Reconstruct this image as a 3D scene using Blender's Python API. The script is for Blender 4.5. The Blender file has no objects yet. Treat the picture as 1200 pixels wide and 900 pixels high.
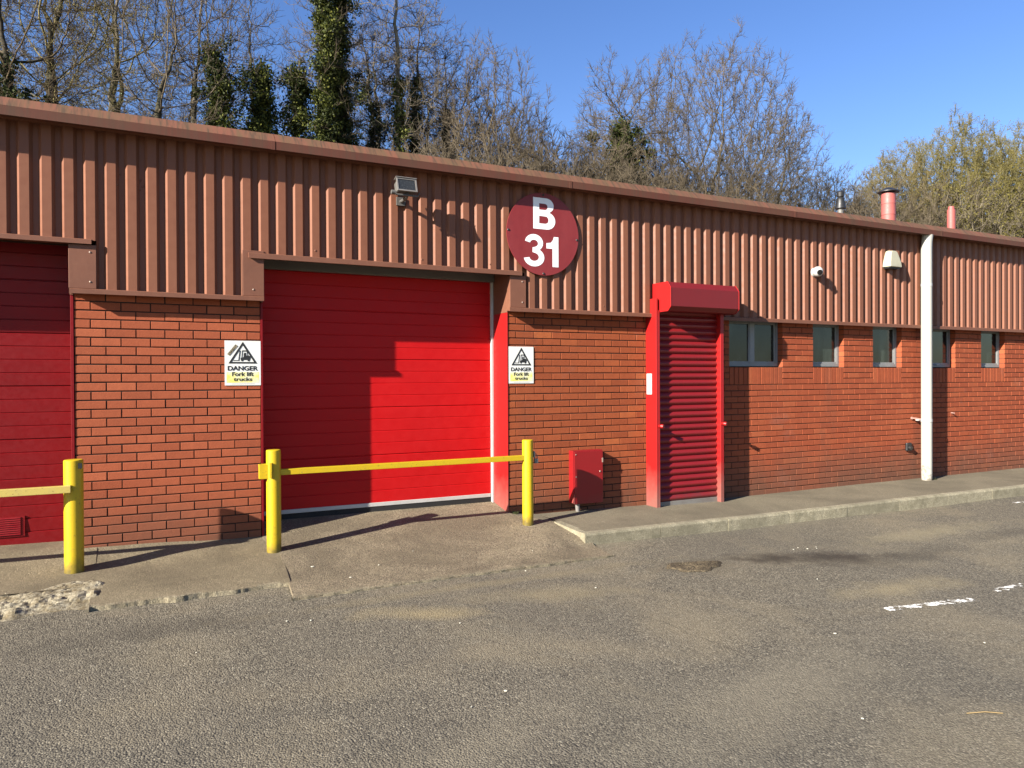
import bpy, bmesh, math, random
import numpy as np
from mathutils import Vector, Matrix
random.seed(7)
scn = bpy.context.scene
COL = scn.collection
BZ = 2.30            # height of the top brick course datum

# ------------------------------------------------------------------ helpers
class MB:
    """collects faces for ONE mesh object"""
    def __init__(s): s.v=[]; s.f=[]; s.m=[]; s.t=[]
    def face(s, pts, mi=0, tone=.5):
        n=len(s.v); s.v+= [tuple(p) for p in pts]; s.f.append(tuple(range(n,n+len(pts)))); s.m.append(mi); s.t.append(tone)
    def faces(s, verts, faces, mi=0, tone=.5):
        n=len(s.v); s.v+=[tuple(p) for p in verts]
        for f in faces: s.f.append(tuple(n+i for i in f)); s.m.append(mi); s.t.append(tone)
    def box(s, x0,x1,y0,y1,z0,z1, mi=0, tone=.5):
        v=[(x,y,z) for z in (z0,z1) for y in (y0,y1) for x in (x0,x1)]
        s.faces(v,[(0,2,3,1),(4,5,7,6),(0,1,5,4),(2,6,7,3),(0,4,6,2),(1,3,7,5)],mi,tone)
    def tube(s, pts, rad, k=12, mi=0, cap=True, tone=.5, phase=0.):
        pts=[Vector(p) for p in pts]
        if not hasattr(rad,'__len__'): rad=[rad]*len(pts)
        rings=[]; n0=len(s.v); up=None
        for i,p in enumerate(pts):
            t=(pts[min(i+1,len(pts)-1)]-pts[max(i-1,0)]).normalized()
            if up is None:
                up=Vector((0,0,1)) if abs(t.z)<.9 else Vector((1,0,0))
            a=t.cross(up).normalized(); b=a.cross(t).normalized(); up=b
            for j in range(k):
                an=2*math.pi*j/k+phase
                s.v.append(tuple(p+(a*math.cos(an)+b*math.sin(an))*rad[i]))
        for i in range(len(pts)-1):
            for j in range(k):
                j2=(j+1)%k
                s.f.append((n0+i*k+j,n0+i*k+j2,n0+(i+1)*k+j2,n0+(i+1)*k+j)); s.m.append(mi); s.t.append(tone)
        if cap:
            s.f.append(tuple(n0+j for j in range(k))[::-1]); s.m.append(mi); s.t.append(tone)
            e=n0+(len(pts)-1)*k
            s.f.append(tuple(e+j for j in range(k))); s.m.append(mi); s.t.append(tone)
    def prism(s, poly, axis, a0, a1, mi=0, tone=.5):
        """poly: 2D points in the two other axes, extruded along axis"""
        n=len(poly)
        def P(p,a):
            return {'x':(a,p[0],p[1]),'y':(p[0],a,p[1]),'z':(p[0],p[1],a)}[axis]
        v=[P(p,a0) for p in poly]+[P(p,a1) for p in poly]
        f=[tuple(range(n))[::-1],tuple(range(n,2*n))]+[(i,(i+1)%n,n+(i+1)%n,n+i) for i in range(n)]
        s.faces(v,f,mi,tone)
    def sphere(s,c,r,sc=(1,1,1),nu=16,nv=10,mi=0):
        n0=len(s.v)
        for i in range(nv+1):
            th=math.pi*i/nv
            for j in range(nu):
                ph=2*math.pi*j/nu
                s.v.append((c[0]+r*sc[0]*math.sin(th)*math.cos(ph),c[1]+r*sc[1]*math.sin(th)*math.sin(ph),c[2]+r*sc[2]*math.cos(th)))
        for i in range(nv):
            for j in range(nu):
                s.f.append((n0+i*nu+j,n0+(i+1)*nu+j,n0+(i+1)*nu+(j+1)%nu,n0+i*nu+(j+1)%nu)); s.m.append(mi); s.t.append(.5)
def root_loc(o):
    L=Vector((0,0,0))
    while o is not None: L+=o.location; o=o.parent
    return L
def obj(name, mb, mats, parent=None, smooth=False, bevel=0, loc=None, auto=True, weld=True):
    """link ONE mesh object; vertices are given in world coordinates"""
    me=bpy.data.meshes.new(name)
    off=root_loc(parent) if parent else Vector(loc or (0,0,0))
    me.from_pydata([(v[0]-off.x,v[1]-off.y,v[2]-off.z) for v in mb.v],[],mb.f)
    if not isinstance(mats,(list,tuple)): mats=[mats]
    for m in mats: me.materials.append(m)
    me.polygons.foreach_set('material_index',mb.m)
    at=me.attributes.new('tone','FLOAT','FACE'); at.data.foreach_set('value',mb.t)
    me.update()
    bm=bmesh.new(); bm.from_mesh(me)
    if weld: bmesh.ops.remove_doubles(bm,verts=bm.verts,dist=1e-5)
    bmesh.ops.recalc_face_normals(bm,faces=bm.faces); bm.to_mesh(me); bm.free()
    if smooth:
        me.polygons.foreach_set('use_smooth',[True]*len(me.polygons))
        try: me.set_sharp_from_angle(angle=math.radians(38))
        except Exception: pass
    o=bpy.data.objects.new(name,me); COL.objects.link(o)
    if parent: o.parent=parent
    else: o.location=off
    if bevel:
        b=o.modifiers.new('bevel','BEVEL'); b.width=bevel; b.segments=2; b.limit_method='ANGLE'; b.angle_limit=math.radians(40)
    return o
def tag(o,label=None,cat=None,group=None,kind=None):
    if label: o['label']=label
    if cat: o['category']=cat
    if group: o['group']=group
    if kind: o['kind']=kind
    return o
def thing(name,label,cat,loc=(0,0,0),group=None):
    o=bpy.data.objects.new(name,None); o.empty_display_size=.2; COL.objects.link(o); o.location=loc
    return tag(o,label,cat,group)

# ------------------------------------------------------------------ materials
KALB=(.485,.48,.475)     # overall paint and masonry reflectance
class N:
    def __init__(s,name):
        m=bpy.data.materials.new(name); m.use_nodes=True; s.m=m; s.nt=m.node_tree; s.nt.nodes.clear()
        s.out=s.n('ShaderNodeOutputMaterial'); s.b=s.n('ShaderNodeBsdfPrincipled'); s.l(s.b.outputs[0],s.out.inputs[0])
        s.co=s.n('ShaderNodeTexCoord')
    def n(s,t,**k):
        nd=s.nt.nodes.new(t)
        for a,b in k.items(): setattr(nd,a,b)
        return nd
    def l(s,a,b): s.nt.links.new(a,b)
    def inp(s,nd,name,val):
        i=nd.inputs[name]
        if hasattr(val,'is_output') or isinstance(val,bpy.types.NodeSocket): s.l(val,i)
        else: i.default_value=val
    def noise(s,scale,detail=4,rough=.6,vec=None,sc=None,dist=0.):
        nd=s.n('ShaderNodeTexNoise'); nd.inputs['Scale'].default_value=scale; nd.inputs['Detail'].default_value=detail
        nd.inputs['Roughness'].default_value=rough; nd.inputs['Distortion'].default_value=dist
        v=vec or s.co.outputs['Object']
        if sc:
            mp=s.n('ShaderNodeMapping'); mp.inputs['Scale'].default_value=sc; s.l(v,mp.inputs[0]); v=mp.outputs[0]
        s.l(v,nd.inputs['Vector']); return nd.outputs['Fac']
    def ramp(s,fac,a,b,lo=0.,hi=1.):
        nd=s.n('ShaderNodeMapRange'); nd.inputs[1].default_value=a; nd.inputs[2].default_value=b; nd.inputs[3].default_value=lo; nd.inputs[4].default_value=hi
        s.l(fac,nd.inputs[0]); return nd.outputs[0]
    def mix(s,fac,a,b,mode='MIX'):
        nd=s.n('ShaderNodeMix',data_type='RGBA',blend_type=mode)
        s.inp_i(nd,0,fac); s.inp_i(nd,6,a); s.inp_i(nd,7,b); return nd.outputs[2]
    def inp_i(s,nd,i,val):
        if isinstance(val,bpy.types.NodeSocket): s.l(val,nd.inputs[i])
        else: nd.inputs[i].default_value = (tuple(val)+(1,) if isinstance(val,(tuple,list)) and len(val)==3 else val)
    def math(s,op,a,b=0.,c=0.,clamp=False):
        nd=s.n('ShaderNodeMath',operation=op); nd.use_clamp=clamp
        for i,x in enumerate((a,b,c)):
            if isinstance(x,bpy.types.NodeSocket): s.l(x,nd.inputs[i])
            else: nd.inputs[i].default_value=x
        return nd.outputs[0]
    def xyz(s):
        nd=s.n('ShaderNodeSeparateXYZ'); s.l(s.co.outputs['Object'],nd.inputs[0]); return nd.outputs
    def bump(s,h,strength=.3,dist=.01,prev=None):
        nd=s.n('ShaderNodeBump'); nd.inputs['Strength'].default_value=strength; nd.inputs['Distance'].default_value=dist
        s.l(h,nd.inputs['Height'])
        if prev: s.l(prev,nd.inputs['Normal'])
        s.l(nd.outputs[0],s.b.inputs['Normal']); return nd.outputs[0]
    def base(s,c):
        if isinstance(c,bpy.types.NodeSocket):
            k=KALB
            nd=s.n('ShaderNodeMix',data_type='RGBA',blend_type='MULTIPLY'); nd.inputs[0].default_value=1; s.l(c,nd.inputs[6]); nd.inputs[7].default_value=tuple(k)+(1,)
            s.l(nd.outputs[2],s.b.inputs['Base Color'])
        else: s.b.inputs['Base Color'].default_value=tuple(c)+(1,)
    def set(s,rough=.6,metal=0.,spec=.5):
        for k,v in (('Roughness',rough),('Metallic',metal),('Specular IOR Level',spec)):
            if isinstance(v,bpy.types.NodeSocket): s.l(v,s.b.inputs[k])
            else: s.b.inputs[k].default_value=v
def paint(name,col,dirt=(.12,.1,.08),amount=.35,rough=.5,scale=3.,bump=.05,spec=.5,streak=None,metal=0.):
    s=N(name); n1=s.noise(scale,6,.65,sc=streak); n2=s.noise(scale*9,4,.6)
    c=s.mix(s.ramp(n1,.42,.78,0,amount),col,dirt)
    c=s.mix(s.ramp(n2,.3,.7,0,.18),c,tuple(min(1,x*1.35+.01) for x in col))
    s.base(c); s.set(s.ramp(n2,.3,.7,rough-.08,rough+.12),metal,spec); s.bump(n2,bump,.003); return s.m

def m_brick(name,c1,c2,c3,zd=None):
    s=N(name); at=s.n('ShaderNodeAttribute',attribute_name='tone'); t=at.outputs['Fac']
    c=s.mix(s.ramp(t,0,.6),c1,c2); c=s.mix(s.ramp(t,.6,1),c,c3)
    big=s.noise(1.3,4,.6); fine=s.noise(90,3,.7); mid=s.noise(14,4,.6)
    c=s.mix(s.ramp(mid,.35,.75,0,.35),c,tuple(x*.72 for x in c1))
    c=s.mix(s.ramp(fine,.45,.75,0,.3),c,tuple(min(1,x*1.3+.01) for x in c3))
    # grime splashed up from the ground, ragged upper limit, and pale efflorescence patches
    z=s.xyz()[2]; zz=s.math('ADD',z,s.math('MULTIPLY',big,-.75))
    g=s.ramp(zz,-.28,.36,.72,0.)
    c=s.mix(g,c,(.15,.105,.07))
    if zd:
        e=s.noise(1.1,5,.65,sc=(1,1,1.4)); c=s.mix(s.ramp(e,.6,.78,0,.32),c,(.42,.30,.25))
        st=s.noise(2.2,5,.6,sc=(1,1,.25)); c=s.mix(s.ramp(st,.56,.8,0,.4),c,(.17,.10,.07))
    s.base(c); s.set(.85,0,.25); s.bump(s.math('ADD',fine,mid),.35,.004); return s.m
M={}
KALB=(.455,.455,.45)
M['brick']=m_brick('brick_orange',(0.474,0.112,0.046),(0.589,0.146,0.061),(0.666,0.177,0.076))
M['brick_mid']=m_brick('brick_brown_orange',(0.397,0.087,0.029),(0.512,0.120,0.040),(0.640,0.171,0.053),1)
M['brick_right']=m_brick('brick_red_orange',(0.448,0.093,0.036),(0.550,0.123,0.046),(0.614,0.154,0.059),1)
KALB=(.485,.48,.475)
M['mortar']=paint('dark_mortar',(.075,.05,.04),(.03,.022,.02),.6,.95,12,.3,.1)
M['mortar_light']=paint('weathered_mortar',(.13,.075,.05),(.05,.03,.02),.7,.95,12,.3,.1)
M['clad']=paint('brown_cladding_paint',(.335,.128,.068),(.23,.085,.048),.55,.55,1.5,.03,.3,streak=(3,3,.4))
M['trim']=paint('brown_trim_paint',(.29,.118,.070),(.17,.075,.048),.5,.6,2.5,.04,.3)
M['rivet']=paint('pale_rivet_head',(.55,.42,.34),(.3,.2,.15),.3,.4,20)
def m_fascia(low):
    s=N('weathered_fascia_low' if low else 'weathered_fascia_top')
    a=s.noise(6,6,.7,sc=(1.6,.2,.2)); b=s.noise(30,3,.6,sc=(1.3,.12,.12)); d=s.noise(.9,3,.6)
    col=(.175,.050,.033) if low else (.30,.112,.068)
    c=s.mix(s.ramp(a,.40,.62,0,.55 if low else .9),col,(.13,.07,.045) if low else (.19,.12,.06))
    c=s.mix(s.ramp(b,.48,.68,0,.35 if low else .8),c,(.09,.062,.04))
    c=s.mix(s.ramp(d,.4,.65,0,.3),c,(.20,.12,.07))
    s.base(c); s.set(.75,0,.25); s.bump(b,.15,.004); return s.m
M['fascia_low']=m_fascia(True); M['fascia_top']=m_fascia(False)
M['red']=paint('bright_red_door_paint',(.74,.008,.010),(.48,.006,.008),.35,.48,1.2,.02,.18)
M['red_old']=paint('faded_burgundy_paint',(.30,.008,.012),(.20,.010,.012),.55,.45,3,.05,.2,streak=(1,1,3))
def m_redfade(name,col,fade,z0,z1,rough=.45):
    s=N(name); z=s.n('ShaderNodeSeparateXYZ'); geo=s.n('ShaderNodeNewGeometry'); s.l(geo.outputs['Position'],z.inputs[0])
    n1=s.noise(7,5,.65); n2=s.noise(40,3,.6)
    zz=s.math('ADD',z.outputs[2],s.math('MULTIPLY',s.math('SUBTRACT',n1,.5),-.35))
    c=s.mix(s.ramp(n1,.45,.75,0,.25),col,tuple(x*.65+.01 for x in col))
    c=s.mix(s.ramp(zz,z0,z1,.85,0),c,fade)
    s.base(c); s.set(rough,0,.4); s.bump(n2,.05,.003); return s.m
M['red_frame']=m_redfade('scuffed_red_steel',(.52,.012,.012),(.36,.16,.13),.18,.62)
M['red_box']=m_redfade('red_steel_cabinet_paint',(.40,.016,.02),(.32,.05,.05),.1,.34,.3)
M['red_shutter']=m_redfade('burgundy_shutter_paint',(.33,.018,.022),(.2,.045,.045),.12,.35,.34)
M['red_hood']=m_redfade('red_hood_paint',(.27,.016,.018),(.3,.1,.08),-1,-.5,.45)
M['white_metal']=paint('white_painted_metal',(.74,.73,.70),(.35,.33,.28),.35,.45,4)
M['grey_metal']=paint('grey_metal',(.22,.21,.19),(.12,.11,.1),.4,.5,4)
M['galv']=paint('worn_galvanised_strip',(.38,.36,.33),(.22,.15,.12),.6,.5,9,metal=.3)
M['rubber']=paint('black_rubber',(.012,.012,.012),(.03,.028,.025),.4,.8,8)
M['black']=paint('black_plastic',(.02,.02,.022),(.05,.05,.045),.4,.45,8)
def m_pipe():
    s=N('white_downpipe_paint'); g=s.n('ShaderNodeNewGeometry'); z=s.n('ShaderNodeSeparateXYZ'); s.l(g.outputs['Position'],z.inputs[0])
    n=s.noise(9,5,.6); n2=s.noise(3,4,.6,sc=(1,1,.3))
    c=s.mix(s.ramp(n2,.5,.8,0,.25),(.72,.71,.64),(.50,.48,.40))
    zz=s.math('ADD',z.outputs[2],s.math('MULTIPLY',n,-1.0))
    c=s.mix(s.ramp(zz,-.32,-.18,.9,0),c,(.30,.25,.19)); s.base(c); s.set(.4,0,.4); s.bump(n,.05,.003); return s.m
M['pipe']=m_pipe()
def m_yellow(name,col,fade):
    s=N(name); n=s.noise(11,5,.65); n2=s.noise(45,4,.7); g=s.n('ShaderNodeNewGeometry'); z=s.n('ShaderNodeSeparateXYZ'); s.l(g.outputs['Position'],z.inputs[0])
    c=s.mix(s.ramp(n,.5,.75,0,.4),col,fade)
    c=s.mix(s.ramp(n2,.62,.66,0,.6),c,(.22,.15,.06)); n3=s.noise(18,6,.75); c=s.mix(s.ramp(n3,.64,.68,0,.75),c,(.30,.24,.12))
    zz=s.math('ADD',z.outputs[2],s.math('MULTIPLY',n,-.25)); c=s.mix(s.ramp(zz,.03,.17,.8,0),c,(.10,.085,.04))
    s.base(c); s.set(.45,0,.4); s.bump(n2,.12,.003); return s.m
M['yellow']=m_yellow('yellow_post_paint',(.86,.60,.012),(.70,.47,.03))
M['yellow_old']=m_yellow('faded_yellow_rail_paint',(.84,.66,.17),(.66,.52,.22))
KALB=(.72,.72,.71)
M['sign_white']=paint('white_sign_plate',(.82,.82,.78),(.6,.58,.5),.3,.4,6)
def m_signyellow():
    s=N('faded_yellow_panel'); n=s.noise(9,4,.6); n2=s.noise(40,3,.6)
    c=s.mix(s.ramp(n,.4,.6,0,1),(.80,.74,.16),(.80,.79,.62)); s.base(c); s.set(.45); return s.m
M['sign_yellow']=m_signyellow()
KALB=(.485,.48,.475)
M['sign_black']=paint('black_sign_print',(.02,.02,.02),(.05,.05,.05),.3,.5,10)
def m_disc():
    s=N('faded_crimson_disc'); n=s.noise(3,5,.6,sc=(1,1,.25)); n2=s.noise(14,4,.6)
    c=s.mix(s.ramp(n,.4,.7,0,.6),(.34,.032,.034),(.44,.07,.07)); c=s.mix(s.ramp(n2,.5,.8,0,.3),c,(.2,.02,.025)); s.base(c); s.set(.5,0,.4); return s.m
M['disc']=m_disc()
KALB=(.88,.88,.88)
M['letter']=paint('white_vinyl_letter',(.84,.84,.83),(.7,.7,.68),.2,.45,6)
KALB=(.485,.48,.475)
M['cream']=paint('cream_alarm_plastic',(.66,.63,.46),(.5,.47,.34),.3,.5,6)
M['cam_white']=paint('white_camera_plastic',(.75,.74,.72),(.5,.5,.48),.2,.35,8)
M['flue_red']=paint('salmon_red_flue_paint',(.55,.14,.12),(.4,.14,.12),.4,.55,5)
M['frame']=paint('aluminium_window_frame',(.34,.35,.35),(.16,.16,.16),.4,.4,6,metal=.0)
def m_glass():
    s=N('dark_glass_painted_reflection'); n=s.noise(3.0,3,.5,sc=(1.6,1,.55)); n2=s.noise(9,4,.6)
    z=s.xyz()
    c=s.mix(s.ramp(n,.45,.72,0,1),(.008,.012,.013),(.055,.072,.064)); c=s.mix(s.ramp(n2,.5,.8,0,.2),c,(.05,.09,.05))  # reflections and blinds painted into the glass colour as pale greenish smears
    s.base(c); s.set(.10,0,.4); return s.m
M['glass']=m_glass()
M['lens']=paint('dark_lens',(.01,.01,.012),(.02,.02,.02),.2,.1,8,0.,.8)
M['floodglass']=paint('floodlight_glass',(.045,.048,.045),(.08,.08,.07),.4,.22,5,0.,.7)
M['floodbody']=paint('weathered_grey_casting',(.17,.165,.155),(.08,.07,.06),.6,.55,9)
M['roof']=paint('roof_sheet',(.22,.13,.1),(.1,.08,.06),.5,.7,2)
M['pinkrust']=paint('pink_primer_metal',(.62,.36,.30),(.4,.2,.15),.4,.5,20)

KALB=(.595,.585,.515)
def m_asphalt():
    s=N('old_worn_asphalt'); P_=s.co.outputs['Object']; x,y,z=s.xyz()
    vor=s.n('ShaderNodeTexVoronoi'); vor.inputs['Scale'].default_value=112; s.l(P_,vor.inputs['Vector'])
    ved=s.n('ShaderNodeTexVoronoi'); ved.inputs['Scale'].default_value=80; s.l(P_,ved.inputs['Vector'])
    agg=s.n('ShaderNodeSeparateColor'); s.l(vor.outputs['Color'],agg.inputs[0])
    ag2=s.n('ShaderNodeSeparateColor'); s.l(ved.outputs['Color'],ag2.inputs[0])
    fine=s.noise(70,6,.75); mid=s.noise(9,5,.65); big=s.noise(.75,5,.62,dist=.6); big2=s.noise(.35,3,.5)
    c=s.mix(s.ramp(agg.outputs[0],0,1),(.10,.088,.074),(.36,.32,.265))
    c=s.mix(s.ramp(vor.outputs['Distance'],.45,.8,0,.85),c,(.040,.036,.032))   # bitumen between the stones
    c=s.mix(s.ramp(ag2.outputs[0],.80,.86,0,.6),c,(.07,.062,.055))
    c=s.mix(s.ramp(agg.outputs[1],.90,.95,0,.75),c,(.55,.50,.42))
    c=s.mix(s.ramp(fine,.40,.68,0,.35),c,(.20,.18,.15))
    c=s.mix(s.ramp(mid,.42,.7,0,.3),c,(.26,.23,.19))
    c=s.mix(s.ramp(big,.48,.66,0,.40),c,(.37,.31,.225))           # blown dust
    c=s.mix(s.ramp(big2,.36,.60,.40,0),c,(.14,.128,.115))
    def patch(cx,cy,rx,ry,rot,col,amt,hard=.2,rag=.9):
        rag=max(rag*2.2,1.3)
        nonlocal c
        dx=s.math('SUBTRACT',x,cx); dy=s.math('SUBTRACT',y,cy)
        cr,sr=math.cos(rot),math.sin(rot)
        u=s.math('DIVIDE',s.math('ADD',s.math('MULTIPLY',dx,cr),s.math('MULTIPLY',dy,sr)),rx)
        v=s.math('DIVIDE',s.math('SUBTRACT',s.math('MULTIPLY',dy,cr),s.math('MULTIPLY',dx,sr)),ry)
        r=s.math('SQRT',s.math('ADD',s.math('MULTIPLY',u,u),s.math('MULTIPLY',v,v)))
        nz=s.noise(3.2,6,.65); r=s.math('ADD',r,s.math('MULTIPLY',s.math('SUBTRACT',nz,.5),rag))
        c=s.mix(s.ramp(r,hard,1.1,amt,0),c,col)
    ck=s.n('ShaderNodeTexVoronoi',feature='DISTANCE_TO_EDGE'); ck.inputs['Scale'].default_value=.55
    wv=s.n('ShaderNodeMix',data_type='VECTOR'); wn=s.n('ShaderNodeTexNoise'); wn.inputs['Scale'].default_value=3.5; wn.inputs['Detail'].default_value=6; s.l(P_,wn.inputs['Vector']); wv.inputs[0].default_value=.16; s.l(P_,wv.inputs[4]); s.l(wn.outputs['Color'],wv.inputs[5]); s.l(wv.outputs[1],ck.inputs['Vector'])
    c=s.mix(s.math('MULTIPLY',s.ramp(ck.outputs['Distance'],.0,.005,.35,0),s.ramp(big2,.50,.56,0,1)),c,(.04,.034,.03))
    patch(1.72,-2.46,.45,.17,-.35,(.42,.34,.21),.62,.1)
    patch(2.75,-2.40,.75,.22,-.2,(.36,.30,.20),.45,.1)
    patch(5.3,-3.35,.75,.22,-.05,(.42,.35,.23),.5,.1)
    patch(7.5,-2.1,1.2,.25,0,(.38,.33,.23),.5,.1)
    patch(5.60,-2.36,.80,.30,-.28,(.050,.040,.034),.85,.2)          # oil stain
    patch(5.10,-2.20,.40,.22,-.4,(.045,.036,.03),.6,.2)
    patch(4.29,-2.15,.40,.26,0,(.12,.10,.075),.55,.3)
    patch(8.3,-2.55,1.0,.18,-.1,(.09,.08,.07),.5,.1)
    patch(6.4,-2.7,.9,.22,.1,(.08,.07,.06),.5,.25)
    patch(.2,-2.1,1.0,.22,.05,(.09,.08,.07),.45,.25)
    patch(1.3,-4.3,1.1,.25,.5,(.33,.29,.23),.35,.1)
    patch(2.9,-4.4,1.4,.35,.3,(.34,.30,.24),.35,.1)
    patch(2.5,-1.95,2.0,.10,.07,(.30,.25,.17),.45,.2)             # dust along the apron edge
    s.base(c); s.set(.92,0,.2)
    h=s.math('ADD',s.math('MULTIPLY',vor.outputs['Distance'],-1.2),s.math('MULTIPLY',fine,.45))
    b1=s.bump(h,.62,.006); b2=s.bump(mid,.25,.02,b1); return s.m
M['asphalt']=m_asphalt()
def m_conc(name,c1,c2,c3,sc=1.,bump=.7,joint=None):
    s=N(name); P_=s.co.outputs['Object']
    vor=s.n('ShaderNodeTexVoronoi'); vor.inputs['Scale'].default_value=110*sc; s.l(P_,vor.inputs['Vector'])
    agg=s.n('ShaderNodeSeparateColor'); s.l(vor.outputs['Color'],agg.inputs[0])
    fine=s.noise(55*sc,6,.75); mid=s.noise(7,6,.68); big=s.noise(1.1,5,.62,dist=.5)
    c=s.mix(s.ramp(agg.outputs[0],.1,.9),c1,c2); c=s.mix(s.ramp(agg.outputs[1],.94,.98,0,.7),c,tuple(min(1,q*1.7) for q in c2))
    c=s.mix(s.ramp(mid,.44,.68,0,.6),c,c3); c=s.mix(s.ramp(big,.42,.62,0,.55),c,tuple(q*.62 for q in c1))
    c=s.mix(s.ramp(fine,.4,.7,0,.35),c,c1)
    s.base(c); s.set(.93,0,.2)
    h=s.math('ADD',s.math('MULTIPLY',vor.outputs['Distance'],-.8),fine)
    b1=s.bump(h,bump,.005); s.bump(mid,.4,.02,b1); return s.m
M['apron']=m_conc('exposed_aggregate_concrete',(.16,.13,.10),(.42,.35,.265),(.34,.285,.205))
M['slab']=m_conc('dirty_old_concrete',(.20,.165,.12),(.31,.26,.19),(.25,.21,.15),1.,.5)
M['pave']=m_conc('smooth_dusty_tarmac',(.19,.165,.13),(.28,.245,.19),(.25,.22,.165),1.2,.35)
M['kerb']=m_conc('mossy_kerb_concrete',(.33,.30,.235),(.50,.455,.36),(.12,.11,.075),1.2,.4)
M['edge']=m_conc('pale_broken_concrete_edge',(.24,.205,.155),(.38,.33,.25),(.17,.14,.10),1.,.8)
def m_rubble():
    s=N('broken_pale_mortar_rubble'); n=s.noise(9,6,.7); n2=s.noise(45,5,.7); x,y,z=s.xyz()
    c=s.mix(s.ramp(n,.4,.62),(.27,.22,.15),(.58,.53,.44)); c=s.mix(s.ramp(n2,.42,.62,0,.75),c,(.17,.135,.09))
    s.base(c); s.set(.95,0,.15); s.bump(n2,.8,.012); return s.m
M['rubble']=m_rubble()
def m_wornpaint():
    s=N('worn_white_road_paint'); n=s.noise(16,6,.75); n2=s.noise(5,4,.6)
    s.base((.72,.70,.64)); s.set(.8,0,.2)
    tr=s.n('ShaderNodeBsdfTransparent'); mx=s.n('ShaderNodeMixShader')
    f=s.ramp(s.math('ADD',n,s.math('MULTIPLY',n2,.6)),.72,.80,0,1)
    s.l(f,mx.inputs[0]); s.l(s.b.outputs[0],mx.inputs[1]); s.l(tr.outputs[0],mx.inputs[2]); s.l(mx.outputs[0],s.out.inputs[0]); return s.m
M['roadpaint']=m_wornpaint()
M['chip']=paint('white_chip',(.75,.73,.68),(.5,.47,.4),.3,.8,30)
M['straw']=paint('dry_straw',(.42,.30,.14),(.32,.23,.11),.3,.8,30)
M['debris']=m_conc('pothole_grit',(.06,.048,.035),(.24,.19,.13),(.12,.09,.06),.9,1.)
M['weed']=paint('dry_weed_green',(.10,.12,.035),(.2,.15,.07),.5,.8,30)
KALB=(.58,.56,.54)
def m_bark(name,c1,c2,green=.3):
    s=N(name); n=s.noise(5,5,.7,sc=(1,1,.35)); n2=s.noise(1.2,3,.6)
    c=s.mix(s.ramp(n,.35,.65),c1,c2); c=s.mix(s.ramp(n2,.42,.6,0,green),c,(.13,.14,.055)); s.base(c); s.set(.9,0,.15); return s.m
M['bark']=m_bark('grey_brown_bark',(.10,.085,.065),(.24,.21,.165))
M['bark_pale']=m_bark('pale_ash_bark',(.24,.21,.155),(.44,.40,.31),.45)
M['bark_dark']=m_bark('dark_bark',(.035,.03,.024),(.09,.075,.055),.25)
def m_twig(name,c):
    s=N(name); n=s.noise(.9,3,.6); s.base(s.mix(s.ramp(n,.35,.65),c,tuple(q*1.5 for q in c))); s.set(.9,0,.15); return s.m
M['twig']=m_twig('brown_grey_twigs',(.130,.108,.076))
M['twig_dark']=m_twig('dark_twigs',(.085,.066,.040))
M['twig_olive']=m_twig('olive_brown_twigs',(.19,.165,.075))
M['twig_pale']=m_twig('pale_grey_twigs',(.17,.148,.108))
def m_leaf(name,a,b,c,trans=.15):
    s=N(name); at=s.n('ShaderNodeAttribute',attribute_name='tone'); t=at.outputs['Fac']
    col=s.mix(s.ramp(t,0,.5),a,b); col=s.mix(s.ramp(t,.5,1),col,c); s.base(col); s.set(.65,0,.2)
    tl=s.n('ShaderNodeBsdfTranslucent'); s.l(col,tl.inputs[0]); mx=s.n('ShaderNodeMixShader'); mx.inputs[0].default_value=trans
    s.l(s.b.outputs[0],mx.inputs[1]); s.l(tl.outputs[0],mx.inputs[2]); s.l(mx.outputs[0],s.out.inputs[0]); return s.m
M['ivy']=m_leaf('ivy_leaves',(.045,.062,.012),(.125,.15,.028),(.27,.28,.055))
M['ivy_dark']=m_leaf('dark_ivy_leaves',(.018,.028,.009),(.04,.055,.014),(.085,.105,.025))
M['bud']=m_leaf('olive_spring_buds',(.15,.135,.035),(.24,.21,.055),(.35,.31,.10),.3)
M['bud_brown']=m_leaf('brown_catkins',(.14,.10,.05),(.22,.17,.08),(.30,.26,.13),.2)
M['hill']=m_conc('leaf_litter_slope',(.10,.08,.045),(.18,.14,.08),(.08,.09,.035),.2,1.)

# ------------------------------------------------------------------ ground
GX=[-60,-8,-3,-1,1,4,6,12,40,300]; GZ=[.30,.24,.17,.14,.10,.035,0,-.01,-.02,-.02]
def g(x): return float(np.interp(x,GX,GZ))
def hfun(x,y):
    z=g(x)
    if y>-1.7: z=z
    return z+.004*math.sin(x*2.1+y*1.3)+.004*math.sin(x*.9-y*2.3+1)
def grid_mesh(xs,ys,fz,mb=None,mi=0):
    mb=mb or MB(); n0=len(mb.v)
    for y in ys:
        for x in xs: mb.v.append((x,y,fz(x,y)))
    w=len(xs)
    for j in range(len(ys)-1):
        for i in range(w-1):
            mb.f.append((n0+j*w+i,n0+j*w+i+1,n0+(j+1)*w+i+1,n0+(j+1)*w+i)); mb.m.append(mi); mb.t.append(.5)
    return mb
xs=[-300,-120,-60,-30,-15]+[round(-8+.25*i,3) for i in range(0,105)]+[22,28,40,70,130,300]
ys=[-300,-120,-60,-30,-15]+[round(-9+.25*i,3) for i in range(0,45)]+[6,15,40,120,300]
def road_z(x,y):
    z=hfun(x,y) if -9<=y<=3 and -8<=x<=18 else g(x)
    # pothole
    d=math.hypot((x-4.29)/.2,(y+2.15)/.13)
    return z
gr=obj('ground',grid_mesh(xs,ys,road_z),M['asphalt'],smooth=True); tag(gr,kind='structure')

def frontz(x): return g(x)
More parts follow.
